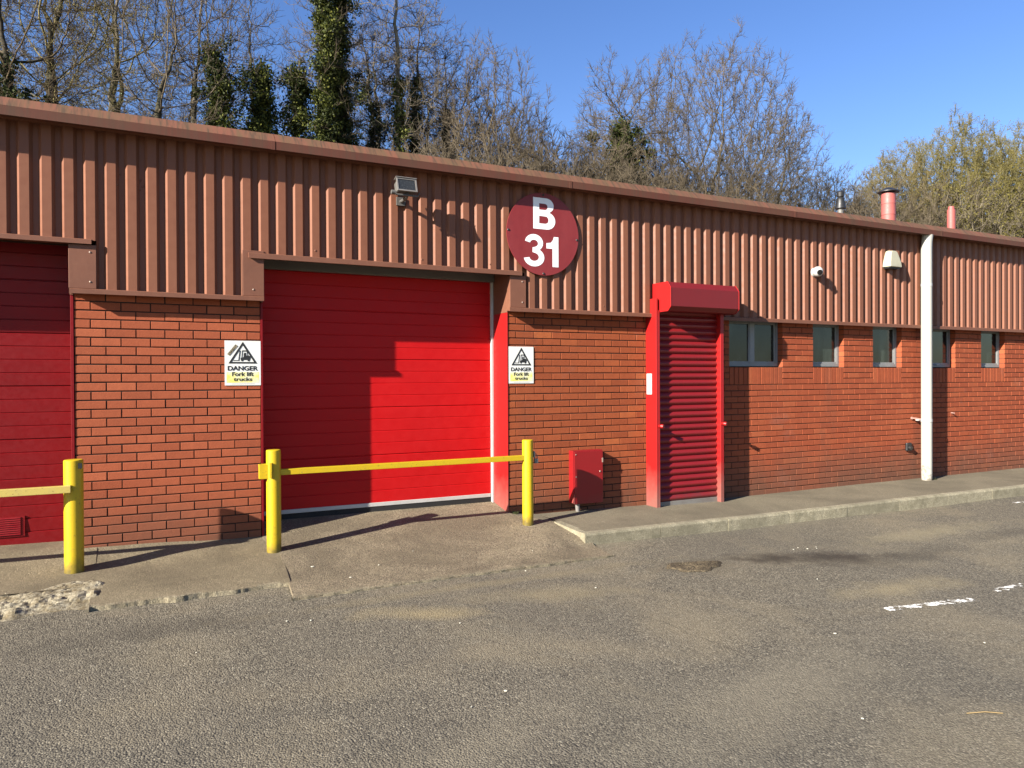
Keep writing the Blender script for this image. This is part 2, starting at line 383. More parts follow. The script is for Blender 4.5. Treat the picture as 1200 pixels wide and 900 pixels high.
# concrete apron in front of the main door
def yf(x): return -1.80+(x-1.01)*(.23/2.83)
def apron_z(x,y):
    Y=[yf(x),-.42,0.,.37]; a=(x-1.0)/2.9
    Z=[g(x)+.016,.155,.213,.285]
    # smooth monotone blend
    z=float(np.interp(y,Y,Z)); z2=float(np.interp(y+.12,Y,Z)); z3=float(np.interp(y-.12,Y,Z)); 
    z=(z+z2+z3)/3 if yf(x)+.12<y<.2 else z
    k=min(1,max(0,(x-3.30)/.50))*min(1,max(0,(-.95-y)/.22)); k=k*k*(3-2*k)
    return z*(1-k)+(g(x)+.012)*k
def apron_mesh():
    mb=MB(); ny=30; nx=44; rnd=random.Random(3)
    rag=[0 for _ in range(nx+1)]
    rows=[]
    for j in range(ny+1):
        row=[]
        for i in range(nx+1):
            a=i/nx; xl=1.01; 
            x0=np.interp(j/ny,[0,.65,.78,1],[1.01,1.15,1.07,1.07]); x1=np.interp(j/ny,[0,.28,.60,.78,1],[3.84,3.96,3.90,3.60,3.60])
            x=x0+(x1-x0)*a; y=yf(x)+(.37-yf(x))*j/ny
            if j==0: y+=rag[i]
            row.append((x,y,apron_z(x,y)))
        rows.append(row)
    # bottom skirt
    n0=len(mb.v); w=nx+1
    front=[(p[0],p[1]-.006,g(p[0])-.05) for p in rows[0]]
    allr=[front]+rows
    for r in allr: mb.v+=r
    for j in range(len(allr)-1):
        for i in range(nx):
            mb.f.append((j*w+i,j*w+i+1,(j+1)*w+i+1,(j+1)*w+i)); mb.m.append(0); mb.t.append(.5)
    # side skirts
    for i in (0,nx):
        for j in range(len(rows)-1):
            a=rows[j][i]; b=rows[j+1][i]; mb.face([a,b,(b[0],b[1],b[2]-.2),(a[0],a[1],a[2]-.2)])
    return mb
ap=obj('driveway_apron',apron_mesh(),M['apron'],smooth=True); tag(ap,kind='structure')
# pale broken lip along the apron's front edge
lip=MB(); rnd=random.Random(5); n=150; prev=None
for i in range(n+1):
    x=1.0+2.86*i/n; y=yf(x); a=.034+.014*math.sin(i*.33)+rnd.uniform(-.003,.003); b=.006*math.sin(i*.21)+.004*math.sin(i*.77)+rnd.uniform(-.0015,.0015)
    cur=((x,y-.010+b,g(x)-.01),(x,y-.004+b,g(x)+.017+.002*math.sin(i*1.3)),(x,y+a,apron_z(x,y+a)+.004),(x,y+a+.004,apron_z(x,y+a)-.02))
    if prev:
        for k in range(3): lip.face([prev[k],cur[k],cur[k+1],prev[k+1]])
    prev=cur
tag(obj('concrete_edge',lip,M['edge'],smooth=True),kind='structure')

def vnoise(x,y,seed=0):
    def h(i,j):
        v=math.sin(i*127.1+j*311.7+seed*17.3)*43758.5453; return v-math.floor(v)
    i,j=math.floor(x),math.floor(y); a,b=x-i,y-j; a=a*a*(3-2*a); b=b*b*(3-2*b)
    return (h(i,j)*(1-a)+h(i+1,j)*a)*(1-b)+(h(i,j+1)*(1-a)+h(i+1,j+1)*a)*b
# old slab left of the apron
def slab_z(x,y):
    w=float(np.interp(x,[-3,-.4,1.1],[.29,.262,.205])); f=g(x)+.030
    return float(np.interp(y,[-1.45,-.42,0,.4],[f,.155,w,w+.02]))
def slab():
    mb=MB(); nx=110; ny=26; rnd=random.Random(9)
    rag=[rnd.uniform(-.03,.03) for _ in range(nx+1)]; ragy=[.024*(vnoise(i*.09,0,5)-.5)*2+.005*(vnoise(i*.5,0,7)-.5)*2 for i,r in enumerate(rag)]
    rows=[]
    for j in range(ny+1):
        row=[]
        for i in range(nx+1):
            x1=np.interp(j/ny,[0,.7,1],[1.06,1.16,1.07]); x=-.25+(x1+.25)*i/nx
            y0=-1.50+.11*(i/nx)+ (ragy[i] if 0<i<nx else 0); y=y0+(-y0+.0)*(j/ny if j!=1 else .45/ny+.006*(vnoise(i*.12,5,1)))
            row.append((x,y,slab_z(x,y)+(0.004*math.sin(7*x+5*y))))
        rows.append(row)
    front=[(p[0],p[1]-.008-.010*vnoise(i*.2,2,9),g(p[0])-.03) for i,p in enumerate(rows[0])]
    rows[0]=[(p[0],p[1],p[2]-.004-.002*vnoise(i*.15,3,2)) for i,p in enumerate(rows[0])]
    allr=[front]+rows; w=nx+1
    for r in allr: mb.v+=r
    for j in range(len(allr)-1):
        for i in range(nx):
            mb.f.append((j*w+i,j*w+i+1,(j+1)*w+i+1,(j+1)*w+i)); mb.m.append(1 if j<1 or (j==1 and vnoise(i*.16,4,3)>.45) else 0); mb.t.append(.5)
    return mb
tag(obj('concrete_slab',slab(),[M['slab'],M['edge']],smooth=True),kind='structure')
# slab in front of the left-hand door, before the rubble
def slab2_z(x,y): return float(np.interp(y,[-.95,-.42,0,.4],[.16,.158,.258,.26]))+.15*max(0,(-x-.4))*.12
tag(obj('concrete_forecourt',grid_mesh([-8+.25*i for i in range(32)]+[-.25],[-.95+.09*i for i in range(16)],slab2_z),M['slab'],smooth=True),kind='structure')
# broken pale rubble
def rubble_z(x,y):
    e=min(1,max(0,(x+4.0)/.3))*min(1,max(0,(-.17-x+.10*vnoise(y*9,0,8))/.13)); yb=-.62-.25*vnoise(x*3,1,3); yfr=-1.62+.22*vnoise(x*4,2,4)+.12*max(0,x+.8)
    m=min(1,max(0,(yb-y)/.12))*min(1,max(0,(y-yfr)/.13))*e
    n=abs(vnoise(x*9,y*9,1)-.5)*1.4+.5*abs(vnoise(x*21,y*21,2)-.5)+.3*vnoise(x*45,y*45,6)
    base=float(np.interp(y,[-1.6,-.95,-.6],[g(x)+.0,.15,.158]))
    return base-.012+m*(.010+.034*n)
nx=int(2.9/.016)
tag(obj('broken_concrete',grid_mesh([-3.0+.016*i for i in range(nx)],[-1.72+.016*i for i in range(74)],rubble_z),M['rubble'],smooth=False),kind='stuff')

# pavement and kerb on the right
def pave_z(x,y):
    z=float(np.interp(x,[3.6,4.4,5.4,6.7,9,40],[.152,.148,.13,.115,.125,.125]))
    return z+.018*(y+1.1)/1.1
def ky(x): return float(np.interp(x,[3.9,6.5,11,40],[-1.10,-1.05,-1.15,-1.3]))
pm=MB(); xs2=[3.94+.1*i for i in range(0,40)]+[8+.5*i for i in range(0,70)]
rows=[]
for j in range(13):
    row=[]
    for x in xs2:
        y1=ky(x)+.10; y=y1+(.02-y1)*j/12
        xx=x
        if x<4.35: xx=max(x,3.94+.0)
        row.append((xx,y,pave_z(xx,y)))
    rows.append(row)
w=len(xs2)
for r in rows: pm.v+=r
for j in range(12):
    for i in range(w-1): pm.f.append((j*w+i,j*w+i+1,(j+1)*w+i+1,(j+1)*w+i)); pm.m.append(0); pm.t.append(.5)
pm.face([(3.60,-.40,.158),(3.94,-.45,.152),(3.94,.02,.17),(3.60,.02,.21)])
tag(obj('pavement',pm,M['pave'],smooth=True),kind='structure')
kb=MB(); xk=3.86; rnd=random.Random(2)
while xk<36:
    L=.915; x1=xk+L-.006
    def kz(x): return pave_z(x,-1.0)+.004
    y0,y1=ky(xk),ky(x1); t0,t1=kz(xk),kz(x1); e=rnd.uniform(-.003,.003)
    prof=lambda y,t:[(y+.012,t-.30),(y+.006,t-.02),(y+.014,t-.004),(y+.028,t+.001),(y+.10,t+.001),(y+.10,t-.30)]
    A=[(xk,p[0]+e,p[1]) for p in prof(y0,t0)]; B=[(x1,p[0]+e,p[1]) for p in prof(y1,t1)]
    k=len(A)
    kb.faces(A+B,[tuple(range(k))[::-1],tuple(range(k,2*k))]+[(i,(i+1)%k,k+(i+1)%k,k+i) for i in range(k)])
    xk+=L
kb.faces([(3.86,-1.0,-.1),(3.96,-1.0,-.1),(3.96,-1.0,.150),(3.87,-1.0,.150),(3.88,-.45,0),(3.97,-.45,0),(3.97,-.45,.165),(3.89,-.45,.165)],[(0,1,2,3),(4,7,6,5),(3,2,6,7),(0,3,7,4),(1,5,6,2)])
tag(obj('kerb',kb,M['kerb'],smooth=False),kind='structure')

# worn parking lines
def strip(pts,w,jit=.012,seed=1,n=60):
    mb=MB(); rnd=random.Random(seed); (xa,ya),(xb,yb)=pts; L=math.hypot(xb-xa,yb-ya); dx,dy=(xb-xa)/L,(yb-ya)/L; pr=None
    for i in range(n+1):
        t=i/n; x=xa+(xb-xa)*t; y=ya+(yb-ya)*t; a=w/2+rnd.uniform(-jit,jit); b=w/2+rnd.uniform(-jit,jit)
        p=(x-dy*a,y+dx*a); q=(x+dy*b,y-dx*b); c=((p[0],p[1],hfun(*p)+.0055),(q[0],q[1],hfun(*q)+.0055))
        if pr: mb.face([pr[0],pr[1],c[1],c[0]])
        pr=c
    return mb
tag(obj('road_marking',strip(((4.66,-3.69),(5.46,-3.81)),.075,seed=1),M['roadpaint']),kind='structure')
tag(obj('road_marking',strip(((5.83,-3.73),(6.9,-3.75)),.07,seed=2),M['roadpaint']),kind='structure')
tag(obj('road_marking',strip(((10.2,-1.42),(11.4,-2.0)),.09,seed=3),M['roadpaint']),kind='structure')
# shallow pothole patch: crumbled grit in a sunken ring
ph=MB(); rnd=random.Random(4); rings=9; seg=30
for r in range(rings+1):
    for k in range(seg):
        an=2*math.pi*k/seg; rr=r/rings; rg=1+.14*math.sin(3*an+1)+.08*math.sin(7*an)
        x=4.29+.27*rr*rg*math.cos(an); y=-2.15+.15*rr*rg*math.sin(an)
        h=hfun(x,y)+.0045+(.004*math.exp(-((rr-.86)/.1)**2)+.007*rnd.random()*(rr<.95) if r<rings else -.002)
        ph.v.append((x,y,h))
for r in range(rings):
    for k in range(seg):
        k2=(k+1)%seg; ph.f.append((r*seg+k,r*seg+k2,(r+1)*seg+k2,(r+1)*seg+k)); ph.m.append(0); ph.t.append(.5)
tag(obj('pothole',ph,M['debris'],weld=False),kind='structure')

# small litter
def chip_mesh(seed,r=.017):
    rnd=random.Random(seed); n=7; mb=MB(); pts=[(r*rnd.uniform(.6,1.1)*math.cos(2*math.pi*i/n),.6*r*rnd.uniform(.6,1.1)*math.sin(2*math.pi*i/n)) for i in range(n)]
    mb.prism(pts,'z',0,.004); return mb
c0=obj('stone_chip',chip_mesh(1),M['chip']); c0.location=(1.27,-1.06,.122)
chips=[(.88,-2.25,.8),(1.02,-2.30,1),(-.3,-3.05,.6),(.32,-2.62,.5),(3.13,-2.38,1.2),(2.88,-1.72,.8),(1.86,-2.75,.9),(1.66,-3.8,1.1),(1.43,-3.9,.7),(3.9,-3.9,1.2),(4.6,-4.4,.9),(5.6,-2.02,1),(5.75,-2.05,1.2),(5.85,-2.07,.9),(5.7,-1.98,.8),(5.9,-2.02,.7),(3.0,-4.8,.8),(4.9,-2.9,1.),(1.8,-1.2,.8),(2.2,-.9,.7),(1.5,-1.45,1.1),(3.2,-1.25,.6)]
L_chip='small pale chip of stone lying on the ground'
tag(c0,L_chip,'stone chip','pale chips scattered over the ground')
for i,(x,y,s_) in enumerate(chips):
    c=c0.copy(); COL.objects.link(c); z=(apron_z(x,y) if (1.1<x<3.8 and y>yf(x)) else hfun(x,y)); c.location=(x,y,z+.003); c.rotation_euler=(0,0,i*1.7); c.scale=(s_*.6,s_*.6,1)
c0.location=(1.3,-1.05,apron_z(1.3,-1.05)+.003)
st=MB(); st.tube([(3.50,-4.975,hfun(3.5,-4.97)+.005),(3.58,-5.012,hfun(3.58,-5)+.012),(3.655,-5.05,hfun(3.65,-5)+.006)],.0022,6)
tag(obj('twig',st,M['straw'],loc=(3.58,-5.01,0)),'thin dry straw coloured stick lying on the asphalt','stick')

# ------------------------------------------------------------------ the building
B=thing('industrial_unit','long low industrial unit of orange brick and brown ribbed cladding with red doors','building',(0,0,0))
def intervals(a,b,holes):
    out=[(a,b)]
    for h0,h1 in holes:
        nx_=[]
        for p,q in out:
            if h1<=p or h0>=q: nx_.append((p,q)); continue
            if h0>p: nx_.append((p,h0))
            if h1<q: nx_.append((h1,q))
        out=nx_
    return out
def brick(mb,x0,x1,z0,z1,rnd,depth=.10):
    if x1-x0<.012 or z1-z0<.012: return
    j=.0045; x0+=j+rnd.uniform(-.001,.0015); x1-=j+rnd.uniform(-.001,.0015); z0+=j+rnd.uniform(-.0008,.0012); z1-=j+rnd.uniform(-.0008,.0012); b=.0035; y=rnd.uniform(-.0015,.0015); t=min(1,max(0,rnd.gauss(.45,.2)))
    if rnd.random()<.02: t=1.
    bx_=.0012; v=[(x0+bx_,y,z0+b),(x1-bx_,y,z0+b),(x1-bx_,y,z1-b),(x0+bx_,y,z1-b),(x0,y+b,z0),(x1,y+b,z0),(x1,y+b,z1),(x0,y+b,z1),(x0,depth,z0),(x1,depth,z0),(x1,depth,z1),(x0,depth,z1)]
    mb.faces(v,[(0,1,2,3),(4,5,1,0),(5,6,2,1),(6,7,3,2),(7,4,0,3),(8,9,5,4),(9,10,6,5),(10,11,7,6),(11,8,4,7)],0,t)
def brick_panel(name,x0,x1,zb,phase,holes,mats,seed):
    rnd=random.Random(seed); mb=MB(); k=0
    while True:
        z1=BZ-.075*(k-1); z0=z1-.075
        if z1<zb: break
        hs=[(h[0],h[1]) for h in holes if z1>h[2]+.01 and z0<h[3]-.01]       # windows
        ss=[(h[0],h[1]) for h in holes if 1.55-.01<z0 and z1<1.775+.01]      # soldier courses
        start=phase+(0 if k%2==0 else .1125)
        n=math.floor((x0-start)/.225)
        for (a,b) in intervals(x0,x1,hs+ss):
            m=math.floor((a-start)/.225)
            cuts=[start+(m+i)*.225 for i in range(0,int((b-a)/.225)+3)]
            cuts=[a]+[c for c in cuts if a+.035<c<b-.035]+[b]
            for c0_,c1_ in zip(cuts,cuts[1:]): brick(mb,c0_,c1_,z0,z1,rnd)
        k+=1
    for h in holes:
        n=round((h[1]-h[0])/.075); w_=(h[1]-h[0])/n
        for i in range(n): brick(mb,h[0]+i*w_,h[0]+(i+1)*w_,1.55,1.775,rnd)
    # recessed mortar body
    e=.006
    for (a,b) in intervals(x0,x1,[(h[0],h[1]) for h in holes]):
        mb.box(a+e,b-e,.007,.24,zb,2.37,1)
    for h in holes:
        mb.box(h[0]-e,h[1]+e,.0071,.2399,zb,1.771,1)
    return obj(name,mb,mats,B,weld=False)
brick_panel('brick_wall',-.406,1.068,-.1,-.398,[],[M['brick'],M['mortar']],1)
brick_panel('brick_wall',3.592,5.42,-.1,3.574-.225,[],[M['brick_mid'],M['mortar']],2)
WIN=[(6.70,7.61),(8.18,8.77),(9.375,9.985),(10.62,11.235),(11.892,12.505),(14.2,14.8),(15.5,16.1)]
brick_panel('brick_wall',5.42,24.,-.1,7.063+.1125,[(a,b,1.775,2.40) for a,b in WIN],[M['brick_right'],M['mortar_light']],3)
brick_panel('brick_wall',-6.,-3.15,-.1,-.398,[],[M['brick'],M['mortar']],4)

# windows
for i,(a,b) in enumerate(WIN):
    y0,y1=.080,.125; z0,z1=1.785,2.385
    fr=MB(); t=.035
    fr.box(a,a+t,y0,y1,z0,z1); fr.box(b-t,b,y0,y1,z0,z1); fr.box(a+t,b-t,y0,y1,z0,z0+t+.008); fr.box(a+t,b-t,y0,y1,z1-t,z1)
    cells=[(a+t,b-t)]
    if i==0:
        m=(a+b)/2+.0; fr.box(m-.03,m+.03,y0+.002,y1,z0+t+.008,z1-t); cells=[(a+t,m-.03),(m+.03,b-t)]
    for (c,d) in cells: # sash
        q=.022; yy0=y0+.008; zz0=z0+t+.008; zz1=z1-t
        fr.box(c,c+q,yy0,y1-.01,zz0,zz1); fr.box(d-q,d,yy0,y1-.01,zz0,zz1); fr.box(c+q,d-q,yy0,y1-.01,zz0,zz0+q); fr.box(c+q,d-q,yy0,y1-.01,zz1-q,zz1)
    f=obj('window',fr,M['frame'],B,bevel=.003)
    pn=MB(); pn.box(a+.02,b-.02,y0+.022,y0+.028,z0+.02,z1-.02); obj('pane',pn,M['glass'],f)
    if i==3:
        hd=MB(); hd.tube([(10.86,y0-.004,z0+.03),(10.86,y0-.03,z0+.035),(10.93,y0-.035,z0+.05)],.009,8); obj('handle',hd,M['white_metal'],f)

# ribbed cladding
PIT=.1525; S0=-.790; prof=[(0,-.05),(.024,-.085),(.090,-.085),(.114,-.05)]
def cprof(x):
    u=((x-S0)%PIT)
    P_=[(0,-.05),(.024,-.085),(.090,-.085),(.114,-.05),(PIT,-.05)]
    for (a,ya),(b,yb) in zip(P_,P_[1:]):
        if a<=u<=b+1e-9: return ya+(yb-ya)*(u-a)/(b-a)
    return -.05
def cladding(name,x0,x1,zb,zt=3.72):
    xs_=[x0,x1]; n=math.floor((x0-S0)/PIT)-1
    while S0+n*PIT<x1+PIT:
        for a,_ in prof:
            x=S0+n*PIT+a
            if x0<x<x1: xs_.append(x)
        n+=1
    xs_=sorted(xs_); mb=MB(); zs=[zb,zt]
    for a,b in zip(xs_,xs_[1:]):
        ya,yb=cprof(a+1e-7),cprof(b-1e-7)
        mb.face([(a,ya,zb),(b,yb,zb),(b,yb,zt),(a,ya,zt)])
    return obj(name,mb,M['clad'],B)
cladding('ribbed_cladding',-6.,-3.3,2.385); cladding('ribbed_cladding',-3.3,-.2355,2.79); cladding('ribbed_cladding',-.235,.9,2.385)
cladding('ribbed_cladding',.9005,3.7655,2.77); cladding('ribbed_cladding',3.766,10.42,2.385); cladding('ribbed_cladding',10.421,24.,2.385)
# a few screws and dents in the cladding
CL=[o for o in B.children if o.name.startswith('ribbed_cladding')]
def screw(x,y,z,r,par,mat,name='screw'):
    mb=MB(); mb.sphere((x,y,z),r,(1,.6,1),8,5); obj(name,mb,mat,par,smooth=True)
for (x,z) in [(-.06,3.365),(-.08,3.27),(.095,3.33),(.11,3.28),(.09,3.25),(1.55,2.84),(2.6,2.83),(3.35,2.83)]:
    screw(x,cprof(x),z,.009,CL[3] if x>.95 else CL[2] if x>-.2 else CL[1],M['trim'])
for k in range(36,90,4):
    x=S0+k*PIT+.057
    if not 5.3<x<6.6: screw(x,-.086,2.45,.006,CL[4] if x<10.42 else CL[5],M['trim'])
# flashings
def flash(name,x0,x1,z0,z1,yo,m=None):
    mb=MB(); mb.prism([(yo,z0+.001),(yo-.004,z0),(yo-.004,z1-.006),(yo+.01,z1),(-.02,z1+.006),(-.02,z0+.012),(yo+.014,z0+.008)],'x',x0,x1); return obj(name,mb,m or M['trim'],B)
flash('drip_flashing',-.43,1.083,2.350,2.392,-.112); flash('drip_flashing',3.56,5.425,2.348,2.392,-.112)
flash('drip_flashing',5.426,24.,2.345,2.392,-.112); flash('drip_flashing',-6.,-3.15,2.35,2.392,-.112)
flash('lintel_flashing',-3.3,-.27,2.755,2.797,-.118); flash('lintel_flashing',.955,3.705,2.728,2.778,-.118)
for (a,b,zt) in ((-.434,-.236,2.752),(.905,1.088,2.80),(3.575,3.765,2.728)):
    mb=MB(); mb.box(a,b,-.094,-.02,2.394,zt)
    p=obj('corner_plate',mb,M['trim'],B,bevel=.003)
    xr=b-.045 if a<0 or a>3 else a+.09
    for z in (2.45,zt-.06): screw(xr,-.095,z,.008,p,M['rivet'],'rivet')
# fascia: lower vertical face and streaked sloping top, in lengths with joint straps
joints=[-7.,-1.9,1.17,4.25,7.6,10.55,13.6,16.7,19.8,24.2]
lo=MB(); hi=MB()
for a,b in zip(joints,joints[1:]):
    a_,b_=a+.002,b-.002
    lo.prism([(-.25,3.682),(-.25,3.754),(-.235,3.754),(-.235,3.697),(-.20,3.697),(-.20,3.682)],'x',a_,b_)
    hi.prism([(-.2505,3.7545),(-.16,3.845),(.05,3.853),(.05,3.83),(-.15,3.825),(-.235,3.745)],'x',a_,b_)
    mb=lo; lo.prism([(-.2535,3.679),(-.2535,3.7545),(-.2505,3.7545),(-.2505,3.679)],'x',b-.035,b-.004)
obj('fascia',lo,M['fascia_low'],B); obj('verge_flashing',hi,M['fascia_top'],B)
so=MB(); so.box(-7,24.2,-.234,.2,3.70,3.72); obj('soffit',so,M['trim'],B)
rf=MB(); rf.prism([(.0,3.80),(.0,3.852),(9,4.6),(14,4.1),(14,4.0)],'x',-7,24.2); obj('roof',rf,M['roof'],B)
wl=MB(); wl.box(-6.9,-6.0,-.02,13.8,-.2,3.8); wl.box(24.,24.2,-.02,13.8,-.2,3.8); wl.box(-6,24,13.6,13.8,-.2,3.9)
wl.box(-6,24,.26,.34,2.80,3.80)
wl.box(-6,-3.15,.241,.5,-.1,2.38); wl.box(-.406,1.068,.241,.5,-.1,2.8); wl.box(3.592,24,.241,.5,-.1,2.8)
obj('inner_wall',wl,M['mortar'],B)

# main sectional door -------------------------------------------------
def sect_door(x0,x1,z0,z1,y,mat,ledge=0.,rib=.1225,step=4,name='sectional_door'):
    mb=MB(); pts=[]; z=z0; k=0; zt=z1
    pts.append((y,z0))
    zz=z0+rib; k=1
    while zz<z1-.02:
        joint=(k%step==0); d=(.008 if joint else .0035)*(1 if ledge==0 else 1.3); w_=.010 if joint else .007
        pts+= [(y-ledge,zz-w_),(y+d,zz-w_*.35),(y+d,zz),(y,zz+w_*.5)]
        zz+=rib; k+=1
    pts.append((y,z1)); 
    for (ya,za),(yb,zb_) in zip(pts,pts[1:]): mb.face([(x0,ya,za),(x1,ya,za),(x1,yb,zb_),(x0,yb,zb_)])
    mb.box(x0,x1,y+.012,y+.05,z0,z1)
    return obj(name,mb,mat,B,weld=False)
D1=sect_door(1.075,3.556,.375,2.735,.36,M['red'],name='main_door')
mb=MB(); mb.box(1.08,3.55,.35,.40,.336,.3745); obj('bottom_rail',mb,M['white_metal'],D1,bevel=.003)
mb=MB(); mb.box(1.08,3.55,.356,.39,.20,.3355); obj('rubber_seal',mb,M['rubber'],D1)
mb=MB(); mb.box(3.556,3.580,.325,.40,.22,2.735); obj('guide_track',mb,M['white_metal'],D1,bevel=.003)
mb=MB(); mb.box(1.069,1.0745,.30,.40,.22,2.735); obj('guide_track',mb,M['grey_metal'],D1)
def frame_beam(x0,x1,z0,z1):
    mb=MB(); mb.box(x0,x1,.29,.345,z0,z1); return obj('door_head',mb,M['grey_metal'],B,bevel=.003)
frame_beam(1.09,3.574,2.70,2.79)
mb=MB(); mb.box(-3.3,-.2,-.02,.40,2.802,2.83); mb.box(.95,3.72,-.02,.40,2.791,2.81); obj('door_soffit',mb,M['trim'],B)
# jamb linings
def jamb(x0,x1,mat,z0,z1,y0=-.006): 
    mb=MB(); mb.box(x0,x1,y0,.40,z0,z1); return obj('door_jamb',mb,mat,B,bevel=.002)
jamb(3.580,3.5915,M['red_frame'],.16,2.345); jamb(3.5795,3.5915,M['trim'],2.346,2.79,-.018)
jamb(1.0685,1.087,M['red_old'],.18,2.345); jamb(1.0685,1.087,M['trim'],2.346,2.79,-.018)
jamb(-.430,-.4065,M['red_old'],.2,2.345); jamb(-.432,-.4065,M['trim'],2.346,2.75,-.018)
# left door
D2=sect_door(-3.15,-.431,.255,2.80,.36,M['red_old'],.006,.112,4,name='side_door')
mb=MB(); mb.box(-1.25,-.795,.347,.357,.335,.505); 
for i in range(9): mb.prism([(.338,.352+.017*i),(.347,.350+.017*i),(.347,.362+.017*i),(.343,.362+.017*i)],'x',-1.22,-.825)
obj('vent_grille',mb,M['red_old'],D2)
mb=MB(); mb.box(-3.1,-.44,.352,.39,.20,.2545); obj('rubber_seal',mb,M['rubber'],D2)

# roller shutter door --------------------------------------------------
sh=MB(); z=.19; y=-.12; k=0
while z<2.44:
    seg=6
    for i in range(seg):
        a0=i/seg; a1=(i+1)/seg
        f=lambda a: (y-.020*math.sin(math.pi*min(1,a/.86))-(0 if a<.86 else -.006), z+.0755*a)
        p,q=f(a0),f(a1); sh.face([(5.44,p[0],p[1]),(6.40,p[0],p[1]),(6.40,q[0],q[1]),(5.44,q[0],q[1])])
    z+=.0755
S=obj('roller_shutter',sh,M['red_shutter'],B,smooth=False)
mb=MB(); mb.box(5.445,6.395,-.135,-.10,.128,.19); obj('bottom_rail',mb,M['galv'],S,bevel=.003)
mb=MB(); mb.box(5.404,5.43,-.20,.0,.10,2.56); mb.box(5.43,5.455,-.20,-.17,.1,2.42)
gd=obj('shutter_frame',mb,M['red_frame'],B,bevel=.003)
mb=MB(); mb.box(6.37,6.42,-.20,.0,.10,2.42); gd2=obj('shutter_frame',mb,M['red_frame'],B,bevel=.003)
mb=MB(); mb.box(5.399,5.4035,-.115,-.025,1.452,1.69); obj('label_plate',mb,M['sign_white'],gd)
for gx,par in ((5.445,gd),(6.395,gd2)):
    mb=MB(); mb.tube([(gx,-.19,1.085),(gx,-.255,1.085)],.019,10); mb.tube([(gx,-.235,1.085),(gx+.012,-.26,1.083)],[.027,.024],10)
    obj('shutter_lock',mb,M['pinkrust'] if 0 else M['red_frame'],par,smooth=True)
hood=[(-.045,2.405),(-.34,2.405),(-.395,2.455),(-.395,2.665),(-.34,2.735),(-.045,2.735)]
mb=MB(); mb.prism(hood,'x',5.463,6.475); H=obj('shutter_hood',mb,M['red_hood'],B,bevel=.004)
for x0,x1 in ((5.455,5.4625),(6.4755,6.482)):
    mb=MB(); mb.prism([(-.04,2.40),(-.343,2.40),(-.400,2.452),(-.400,2.668),(-.343,2.740),(-.04,2.740)],'x',x0,x1); obj('end_plate',mb,M['red_frame'],H,bevel=.002)
mb=MB(); mb.box(5.43,6.42,-.17,.10,.06,.128); obj('door_sill',mb,M['slab'],B)
mb=MB(); mb.box(5.43,6.41,-.06,.0,.1,2.45); obj('door_leaf',mb,M['red_old'],B)

# ------------------------------------------------------------------ signs
def curve_mesh(splines,y,depth=.002):
    """flat filled outline(s) in x,z -> list of world faces"""
    cu=bpy.data.curves.new('outline','CURVE'); cu.dimensions='2D'; cu.fill_mode='BOTH'
    for sp in splines:
        s=cu.splines.new('POLY'); s.points.add(len(sp)-1)
        for i,(a,b) in enumerate(sp): s.points[i].co=(a,b,0,1)
        s.use_cyclic_u=True
    o=bpy.data.objects.new('outline',cu); COL.objects.link(o)
    bpy.context.view_layer.update()
    me=bpy.data.meshes.new_from_object(o.evaluated_get(bpy.context.evaluated_depsgraph_get()))
    mb=MB(); mb.faces([(v.co.x,y,v.co.y) for v in me.vertices],[tuple(p.vertices) for p in me.polygons])
    bpy.data.objects.remove(o); bpy.data.curves.remove(cu); bpy.data.meshes.remove(me); return mb
def text_mesh(txt,cx,zb,w,h,y,off=.0):
    cu=bpy.data.curves.new('t','FONT'); cu.body=txt; cu.size=1; cu.offset=off; cu.align_x='LEFT'
    o=bpy.data.objects.new('t',cu); COL.objects.link(o); bpy.context.view_layer.update()
    me=bpy.data.meshes.new_from_object(o.evaluated_get(bpy.context.evaluated_depsgraph_get()))
    X=[v.co.x for v in me.vertices]; Y=[v.co.y for v in me.vertices]; x0,x1,y0,y1=min(X),max(X),min(Y),max(Y)
    mb=MB(); mb.faces([(cx-w/2+(v.co.x-x0)/(x1-x0)*w,y,zb+(v.co.y-y0)/(y1-y0)*h) for v in me.vertices],[tuple(p.vertices) for p in me.polygons])
    bpy.data.objects.remove(o); bpy.data.curves.remove(cu); bpy.data.meshes.remove(me); return mb
def arc(cx,cz,rx,rz,a0,a1,n=14): return [(cx+rx*math.cos(math.radians(a0+(a1-a0)*i/n)),cz+rz*math.sin(math.radians(a0+(a1-a0)*i/n))) for i in range(n+1)]
# round unit number sign
DX,DZ,DR=3.973,3.190,.442
T=thing('unit_number_sign','round crimson sign reading B 31 in white on the brown cladding','sign',(DX,-.086,DZ))
mb=MB(); n=72
mb.prism([(DX+DR*math.cos(2*math.pi*i/n),DZ+DR*math.sin(2*math.pi*i/n)) for i in range(n)],'y',-.106,-.098)
obj('disc',mb,M['disc'],T)
for q in (.2,-.24):
    mb=MB(); mb.box(DX-.3,DX+.3,-.0979,-.0855,DZ+q,DZ+q+.04); obj('mounting_rail',mb,M['grey_metal'],T)
def gB(x,z,w,h):
    m=z+h*.53; t=w*.27
    ou=[(x,z),(x+w*.60,z)]+arc(x+w*.62,z+(m-z)*.5+.004,w*.38,(m-z)*.5+.004,-90,70,12)+arc(x+w*.58,m+(z+h-m)*.5,w*.35,(z+h-m)*.5,-60,90,12)+[(x,z+h)]
    h1=[(x+t,z+h*.18),(x+w*.55,z+h*.18)]+arc(x+w*.56,z+h*.30,w*.13,h*.115,-90,90,8)+[(x+t,z+h*.42)]
    h2=[(x+t,z+h*.62),(x+w*.52,z+h*.62)]+arc(x+w*.53,z+h*.72,w*.12,h*.10,-90,90,8)+[(x+t,z+h*.82)]
    return [ou,h1,h2]
